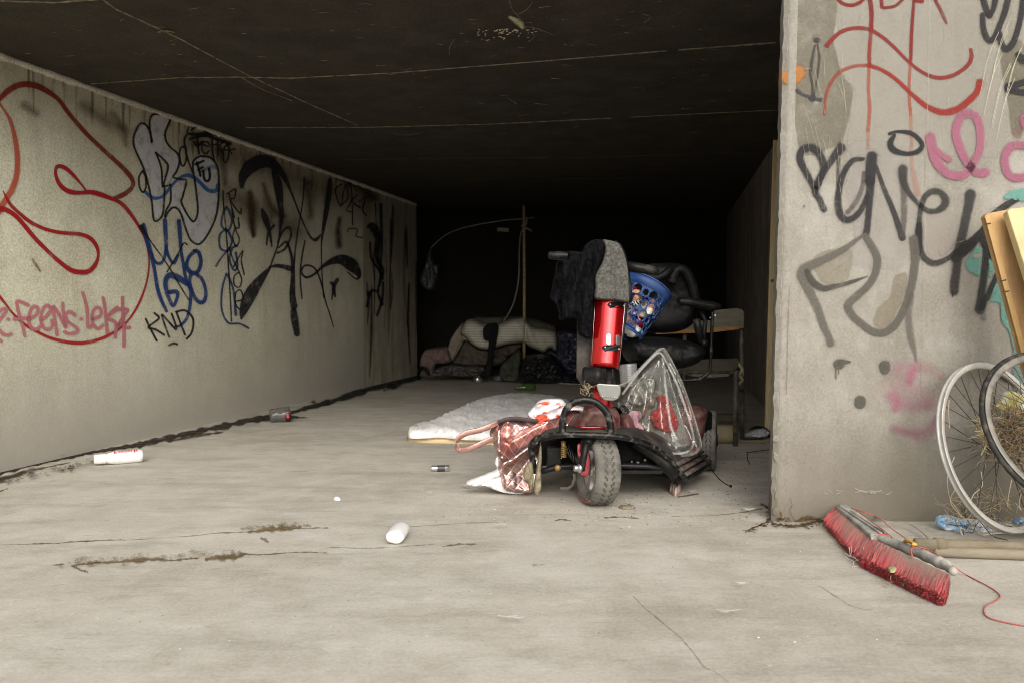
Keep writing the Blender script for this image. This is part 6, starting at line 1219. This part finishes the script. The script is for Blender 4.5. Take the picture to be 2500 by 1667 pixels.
# bicycle wheels
ALU = plain('dull_aluminium', (.52,.50,.46), .42, metal=.25, var=.18, dirt=(.34,.30,.24), dirtamt=.35, dscale=10); SPK = plain('spoke_steel', (.07,.062,.05), .5, metal=.3, var=.6, scale=3); HUB = plain('old_hub', (.08,.07,.06), .6, metal=.5, dirt=(.2,.17,.12), dirtamt=.4)
def bikewheel(label, C, nrm, Rr, rimmat, seed, tyrem=None, skip=()):
    C = Vector(C); A = Vector(nrm).normalized(); U = Vector((0,0,1)); U = (U-A*U.dot(A)).normalized(); B = A.cross(U)
    P = lambda th, r, h=0: C + (U*math.cos(th)+B*math.sin(th))*r + A*h
    root = thing('bicycle_wheel', label, 'wheel', (C.x, C.y, 0), 'old bicycle wheels on the right')
    bm = bmesh.new(); prof = [(Rr-.021,-.005),(Rr-.015,-.009),(Rr-.002,-.0115),(Rr+.002,-.0105),(Rr-.003,-.008),(Rr-.007,0),(Rr-.003,.008),(Rr+.002,.0105),(Rr-.002,.0115),(Rr-.015,.009),(Rr-.021,.005)]
    rings = [[bm.verts.new(P(2*math.pi*i/120, r, h)) for r, h in prof] for i in range(120)]
    for i in range(120):
        for j in range(len(prof)): k = (j+1) % len(prof); bm.faces.new((rings[i][j], rings[i][k], rings[(i+1) % 120][k], rings[(i+1) % 120][j]))
    obj('rim', bm, rimmat, root)
    if tyrem:
        bm = bmesh.new(); a0, a1_ = tyrem[1]; N_ = 90
        tube(bm, [P(a0+(a1_-a0)*i/N_, Rr+.006) for i in range(N_+1)], [.0088+.0014*nz(i*.7, 2) for i in range(N_+1)], 10); obj('tyre', bm, tyrem[0], root)
    bm = bmesh.new(); revolve(bm, C-A*.05, A, [(0,0),(.005,0),(.005,.018),(.022,.019),(.022,.022),(.013,.026),(.013,.074),(.022,.078),(.022,.081),(.005,.082),(.005,.10),(0,.10)], 20); obj('hub', bm, HUB, root)
    rnd = random.Random(seed)
    for i in range(32):
        if i in skip: continue
        th = 2*math.pi*i/32; s = 1 if i % 2 else -1; off = (.62 if (i//2) % 2 else -.62); bm = bmesh.new()
        tube(bm, [P(th+off*1.6, .020, s*.028), P(th, Rr-.018, 0)], .0016, 5, caps=False)
        obj('spoke', bm, SPK, root)
    return root
nn1 = Vector((.43,-.86,.29)); C1 = q(2438, 1088, 2.89)
bikewheel('bare aluminium bicycle wheel leaning against the wall, its whole left side visible', C1, nn1, .310, ALU, 1, skip=(15,16))
C2 = q(2598, 1048, 2.62); nn2 = Vector((.10,-.89,.50))
bikewheel('dirty black-tyred bicycle wheel in front of the bare one at the right edge', C2, nn2, .272, plain('black_rim', (.16,.15,.13), .5, metal=.3, var=.3, dirt=(.3,.27,.22), dirtamt=.35, dscale=20), 2, tyrem=(plain('old_tyre', (.022,.021,.019), .8, var=.5, dirt=(.14,.125,.10), dirtamt=.2, dscale=40), (-3.1, 3.1)))
# nest of dry grass caught between the wheels
o = tangle('dry_grass', lambda r: q(r.gauss(2478,22), r.gauss(1062,32), 2.76+r.gauss(0,.025)), 420, .08, .0013, plain('grass_dry', (.22,.16,.09), .9, var=.5, scale=40), 7, .8); tag(o, 'tangled dry grass and twigs stuffed between the bicycle wheels', 'grass', kind='stuff')
o = tangle('dry_grass', lambda r: q(r.gauss(2404,7), r.gauss(1052,28), 2.78+r.gauss(0,.015)), 130, .05, .0010, STRAW, 8, .8); tag(o, 'wisps of dry grass around the left wheel hub', 'grass', kind='stuff')
o = tangle('dry_grass', lambda r: q(r.uniform(2300,2500), r.uniform(1210,1290), 2.86+r.gauss(0,.04)), 90, .10, .0009, STRAW, 9, 1.0); tag(o, 'loose dry stalks at the foot of the wall under the wheels', 'grass', kind='stuff')
PSK = plain('pale_stalk', (.50,.42,.29), .8, var=.2)
bm = bmesh.new()
for pts in ([(2330,1115),(2313,1160),(2318,1212),(2335,1240),(2348,1262)], [(2334,1190),(2320,1225),(2352,1262),(2378,1270)], [(2395,1150),(2398,1185),(2378,1205),(2370,1222)], [(2470,1170),(2462,1210),(2460,1236)], [(2493,1205),(2488,1230),(2494,1245),(2480,1228)], [(2455,1086),(2478,1068),(2484,1062)], [(2317,975),(2316,1005),(2318,1045)], [(2370,1220),(2375,1245),(2366,1262),(2350,1270)]):
    tube(bm, [q(x, y, 2.80) for x, y in spline(pts, 5)], .0016, 5)
tag(obj('dry_stalk', bm, PSK), 'pale bent stalks hanging over the bare bicycle rim', 'stalks', kind='stuff')
def patched(name, c1, c2, c3, sc_, thr=.5, rough=.4):
    m, n, b = newmat(name); t = tex(n, scale=sc_, detail=4, rough=.7); t2 = tex(n, scale=sc_*.4, detail=3, vec=(3,8,1))
    c = mix(n, ramp(n, t, [(thr, 0), (thr+.04, 1)]), c1, c2); c = mix(n, ramp(n, t2, [(.55, 0), (.6, 1)]), c, c3); n.links.new(c, b.inputs['Base Color']); b.inputs['Roughness'].default_value = rough; bump(n, b, tex(n, scale=30), .4, .01); return m
BW = patched('blue_white_film', (.50,.66,.78), (.66,.72,.76), (.16,.34,.58), 42, .46); WF = patched('white_film', (.66,.67,.70), (.72,.72,.74), (.45,.60,.72), 20, .5); YW = patched('yellow_white_film', (.66,.62,.20), (.72,.72,.66), (.60,.56,.16), 9, .52)
m, n, b = newmat('blue_print_film'); co = n.nodes.new("ShaderNodeTexCoord"); sp = n.nodes.new("ShaderNodeSeparateXYZ"); n.links.new(co.outputs['Object'], sp.inputs[0])
t = tex(n, scale=45, detail=4); f = mth(n, 'MULTIPLY', ramp(n, t, [(.42, 0), (.5, 1)]), ramp(n, mth(n, 'MULTIPLY', mth(n, 'SUBTRACT', .03, sp.outputs[0]), 12), [(.0, 0), (.6, 1)]))
n.links.new(mix(n, f, (.70,.71,.74), (.27,.46,.66)), b.inputs['Base Color']); b.inputs['Roughness'].default_value = .4; bump(n, b, tex(n, scale=26), .5, .01); BPF = m
fl2 = lambda x, y: q(x, y, 2.98 - (y-1255)*.0012)
cloth('snack_wrapper', 'long crumpled white and light blue plastic wrapper on the floor below the bare wheel', 'wrapper', cv('N', [(262,1320),(275,1285),(330,1270),(400,1282),(450,1300),(530,1300),(600,1310),(690,1325),(740,1350),(770,1380),(740,1400),(640,1400),(560,1402),(480,1395),(420,1402),(340,1392),(285,1365)]), lambda x, y: 2.93, .030, BPF, lambda x, y: .008*math.sin(x*.3+y*.2), amp=.022, edge=7, res=3, ns=(.08,.08))
cloth('snack_wrapper', 'small blue and white wrapper at the right edge of the picture by the wall foot', 'wrapper', [(2470,1272),(2480,1265),(2500,1260),(2530,1258),(2532,1274),(2500,1278),(2478,1278)], 2.92, .02, BW, amp=.015, edge=5, res=3)
cloth('yellow_packet', 'yellow and white plastic packet standing behind the bicycle spokes', 'packet', cv('N', [(740,420),(770,370),(790,330),(850,325),(900,345),(960,370),(980,560),(900,560),(850,470),(790,480),(735,470),(715,440)]), 2.96, .012, YW, amp=.012, edge=8, res=4)
bm = bmesh.new(); cur = spline(cv('N', [(480,1385),(455,1370),(452,1392),(470,1432),(520,1440),(600,1432),(680,1418),(760,1412),(850,1416),(872,1400),(860,1372),(840,1352),(800,1345)]), 6)
tube(bm, [q(x, y, 2.86) for x, y in cur], .004, 8, flat=(1.6,.7,(0,0,1))); tag(obj('white_strap', bm, plain('white_strap', (.66,.64,.60), .5)), 'narrow white strap looped on the floor under the bare wheel rim', 'strap')
o = tangle('dry_twigs', lambda r: q(r.uniform(2330,2440), r.uniform(1258,1290), 2.88+r.gauss(0,.01)), 16, .12, .0012, TW, 12, .4); tag(o, 'thin dark twigs lying across the blue and white wrapper', 'twigs', kind='stuff')
# broom handle, and an added paler pole for its lower side out of shade
PW = plain('old_pole_wood', (.15,.12,.075), .8, var=.25, scale=6, stretch=(1,6,6), dirt=(.30,.26,.19), dirtamt=.3); PW2 = plain('unshaded_pole_wood', (.27,.23,.165), .8, var=.2, scale=6, stretch=(1,6,6))
bm = bmesh.new(); a = onz(2283, 1346, .018); b_ = onz(2500, 1353, .018); tube(bm, [a, a+(b_-a)*3.2], .0175, 14); tag(obj('wooden_pole', bm, PW2), 'added paler pole in front of the broom handle, standing in for its unshaded lower side', 'pole')
# ------------------------------------------------------------------ broom
h0 = cv('M', [(270,185),(1530,900)]); BR0 = onz(2160, 1330)
BR = thing('broom', 'worn broom with red bristles and grey wooden head lying on its side on the floor', 'broom', (BR0.x, BR0.y, 0))
HW = plain('grey_broom_wood', (.36,.34,.30), .85, var=.35, scale=9, dirt=(.10,.095,.085), dirtamt=.3, dscale=18)
def mz(x, y, z): return onz(x/4.356+1980, y/4.356+1180, z)
def headblock(p0, p1, p2, p3, z0, z1):
    bm = bmesh.new(); prism(bm, [mz(*p, z1) for p in (p0, p1, p2, p3)], [mz(*p, z1)-Vector((0,0,z1-z0)) for p in (p0, p1, p2, p3)]); return bm
obj('head', headblock((272,232),(330,180),(830,520),(640,545), .030, .068), HW, BR, smooth=False, bev=.006)
bm = bmesh.new(); L1 = spline([(655,560),(820,620),(1000,690),(1180,760),(1330,830),(1430,880),(1510,945)], 5)
tube(bm, [mz(x+6, y-8, .052)+Vector((0,0,.004*nz(i*.5,2))) for i, (x, y) in enumerate(L1)], [(.017+.003*nz(i*.4, 7))*(1 if i < len(L1)-5 else .72) for i in range(len(L1))], 10); obj('head', bm, HW, BR)
bm = bmesh.new(); tube(bm, [mz(300+k*23.5, 230+k*15.7, .071) for k in range(20)], .005, 6); tube(bm, [mz(420+k*20, 290+k*12.5, .072) for k in range(20)], .004, 6); obj('head_ridge', bm, HW, BR)
bm = bmesh.new(); a = mz(1110, 640, .042); b_ = onz(2500, 1335, .030); tube(bm, [a, a.lerp(b_,.4), a+(b_-a)*3], .0195, 14); tube(bm, [a+(b_-a)*.18, a+(b_-a)*.26], .024, 12); obj('handle', bm, PW, BR)
m, n, b = newmat('red_bristle'); vc = n.nodes.new("ShaderNodeVertexColor"); vc.layer_name = 'col'; n.links.new(vc.outputs[0], b.inputs['Base Color']); b.inputs['Roughness'].default_value = .45; BRI = m
def bristles(sections, n_, seed, dustf):
    """dense separate strands from the head edge to the tips, in layers from the floor up"""
    rnd = random.Random(seed); bm = bmesh.new(); cl = bm.loops.layers.float_color.new('col')
    for i in range(n_):
        s = rnd.random(); lay = rnd.random(); A0, A1, T0, T1, za, zt0, zt1 = sections
        cl_s = math.floor(s*26)/26; s2 = s + (cl_s+.02-s)*.35*rnd.random()
        zt = zt0+(zt1-zt0)*s
        top = mz(A0[0]+(A1[0]-A0[0])*s, A0[1]+(A1[1]-A0[1])*s, za); top.z -= (1-lay)*.032
        tip = mz(T0[0]+(T1[0]-T0[0])*s2, T0[1]+(T1[1]-T0[1])*s2, zt)
        tip.z = max(.002, tip.z*(lay**.8)); tip += Vector((rnd.gauss(0,.005), rnd.gauss(0,.006), rnd.gauss(0,.002))) + (tip-top)*(.05*nz(s*60, 3, seed))
        md = top.lerp(tip, .55)+Vector((rnd.gauss(0,.003), rnd.gauss(0,.003), .006*lay)); tip.z = max(tip.z, .001)
        w_ = rnd.uniform(.0011,.0024); side = Vector((.8,-.3,.4)).normalized()*w_; cl_n = nz(s*30, lay*2, seed)
        d = min(1, dustf(s, rnd)*1.3); base = Vector((.66,.095,.11)) if rnd.random() > .22 else Vector((.34,.006,.03)); base = base*(1+1.1*nz(s*46, lay*1.2, seed)+.5*rnd.gauss(0,.4))
        dust = Vector((.52,.45,.36)); cols_ = [base.lerp(dust, min(1, d*1.0)), base.lerp(dust, d*.55), base.lerp(dust, d*.12+.05)]
        P = [top, md, tip]; prev = None
        for k in range(3):
            cur = (bm.verts.new(P[k]-side), bm.verts.new(P[k]+side))
            if prev:
                f = bm.faces.new((prev[0], prev[1], cur[1], cur[0]))
                for l, c in zip(f.loops, (cols_[k-1], cols_[k-1], cols_[k], cols_[k])): l[cl] = (max(0,c.x), max(0,c.y), max(0,c.z), 1)
            prev = cur
    return bm
obj('bristles', bristles(((262,240),(640,548),(155,372),(520,760),.056,.028,.030), 4200, 1, lambda s, r: max(0, min(1, .25+.45*math.sin(s*2.6)+r.gauss(0,.18)))), BRI, BR, norm=False)
obj('bristles', bristles(((640,575),(1480,965),(545,775),(1385,1165),.052,.034,.036), 7600, 2, lambda s, r: max(0, min(1, .35+.55*math.exp(-((s-.62)/.3)**2)+r.gauss(0,.2)))), BRI, BR, norm=False)
bm = pillow(cv('M', [(815,885),(850,868),(895,880),(910,910),(890,940),(850,945),(825,925)]), lambda x, y: onz(x, y, .045), UP, .003, res=3, edge=4, amp=.004); tag(obj('dried_leaf', bm, plain('yellow_leaf', (.34,.31,.16), .9, var=.3)), 'pale yellow leaf stuck in the red bristles', 'leaf')
o = tangle('dry_fluff', lambda r: onz(r.gauss(2190,14), r.gauss(1416,6), .012), 14, .035, .0009, STRAW, 31, 1.0); tag(o, 'dry fluff caught under the red bristles', 'fluff', kind='stuff')
STRG = plain('red_string', (.42,.09,.07), .7, var=.1)
bm = bmesh.new()
cur = spline([(430,262,.085),(560,300,.088),(700,345,.080),(840,462,.06),(980,562,.055),(1110,660,.075),(1250,700,.07),(1400,790,.06),(1530,890,.03),(1640,960,.004),(1750,1020,.003),(1850,1070,.003),(1950,1130,.003),(2012,1195,.003),(1950,1250,.003),(1860,1295,.003),(1838,1360,.003),(1870,1410,.003),(1950,1445,.003),(2100,1480,.003),(2300,1515,.003),(2500,1540,.003)], 7)
tube(bm, [mz(*p) for p in cur], .0017, 6)
tube(bm, [mz(*p) for p in spline([(470,272,.078),(600,370,.078),(740,470,.078),(870,575,.07)], 5)], .0016, 6); tube(bm, [mz(*p) for p in spline([(650,555,.072),(720,540,.074),(820,540,.07),(870,575,.06)], 5)], .0015, 6)
tube(bm, [mz(*p) for p in ((1100,660,.078),(1060,700,.07),(1075,775,.06))], .0028, 6); tube(bm, [mz(*p) for p in spline([(520,800,.02),(600,880,.006),(740,960,.004),(800,1000,.004)], 4)], .0013, 6)
tag(obj('red_string', bm, STRG), 'thin red string tied round the broom and trailing over the floor', 'string')
bm = bmesh.new(); tube(bm, [mz(*p) for p in ((1000,610,.075),(1050,612,.082),(1110,650,.078),(1075,640,.08))], .006, 8); tag(obj('orange_knot', bm, plain('orange_tape', (.62,.33,.05), .6)), 'orange scrap tied to the broom head under the string', 'scrap')
bm = bmesh.new(); tube(bm, [mz(*p) for p in spline([(690,345,.02),(760,385,.03),(880,405,.03),(1050,430,.025),(1180,510,.02),(1270,600,.02)], 6)], .0032, 6, flat=(1.6,.5,(0,0,1))); tag(obj('grey_cable', bm, plain('grey_cable', (.27,.25,.22), .7)), 'thin grey cable looping on the floor behind the broom head', 'cable')
o = tangle('bristle_scraps', lambda r: onz(r.gauss(2100,12), r.gauss(1362,6), .01), 26, .05, .0007, plain('pale_fibre', (.5,.46,.38), .8), 41, .8); tag(o, 'pale loose fibres under the middle of the broom', 'fibres', kind='stuff')
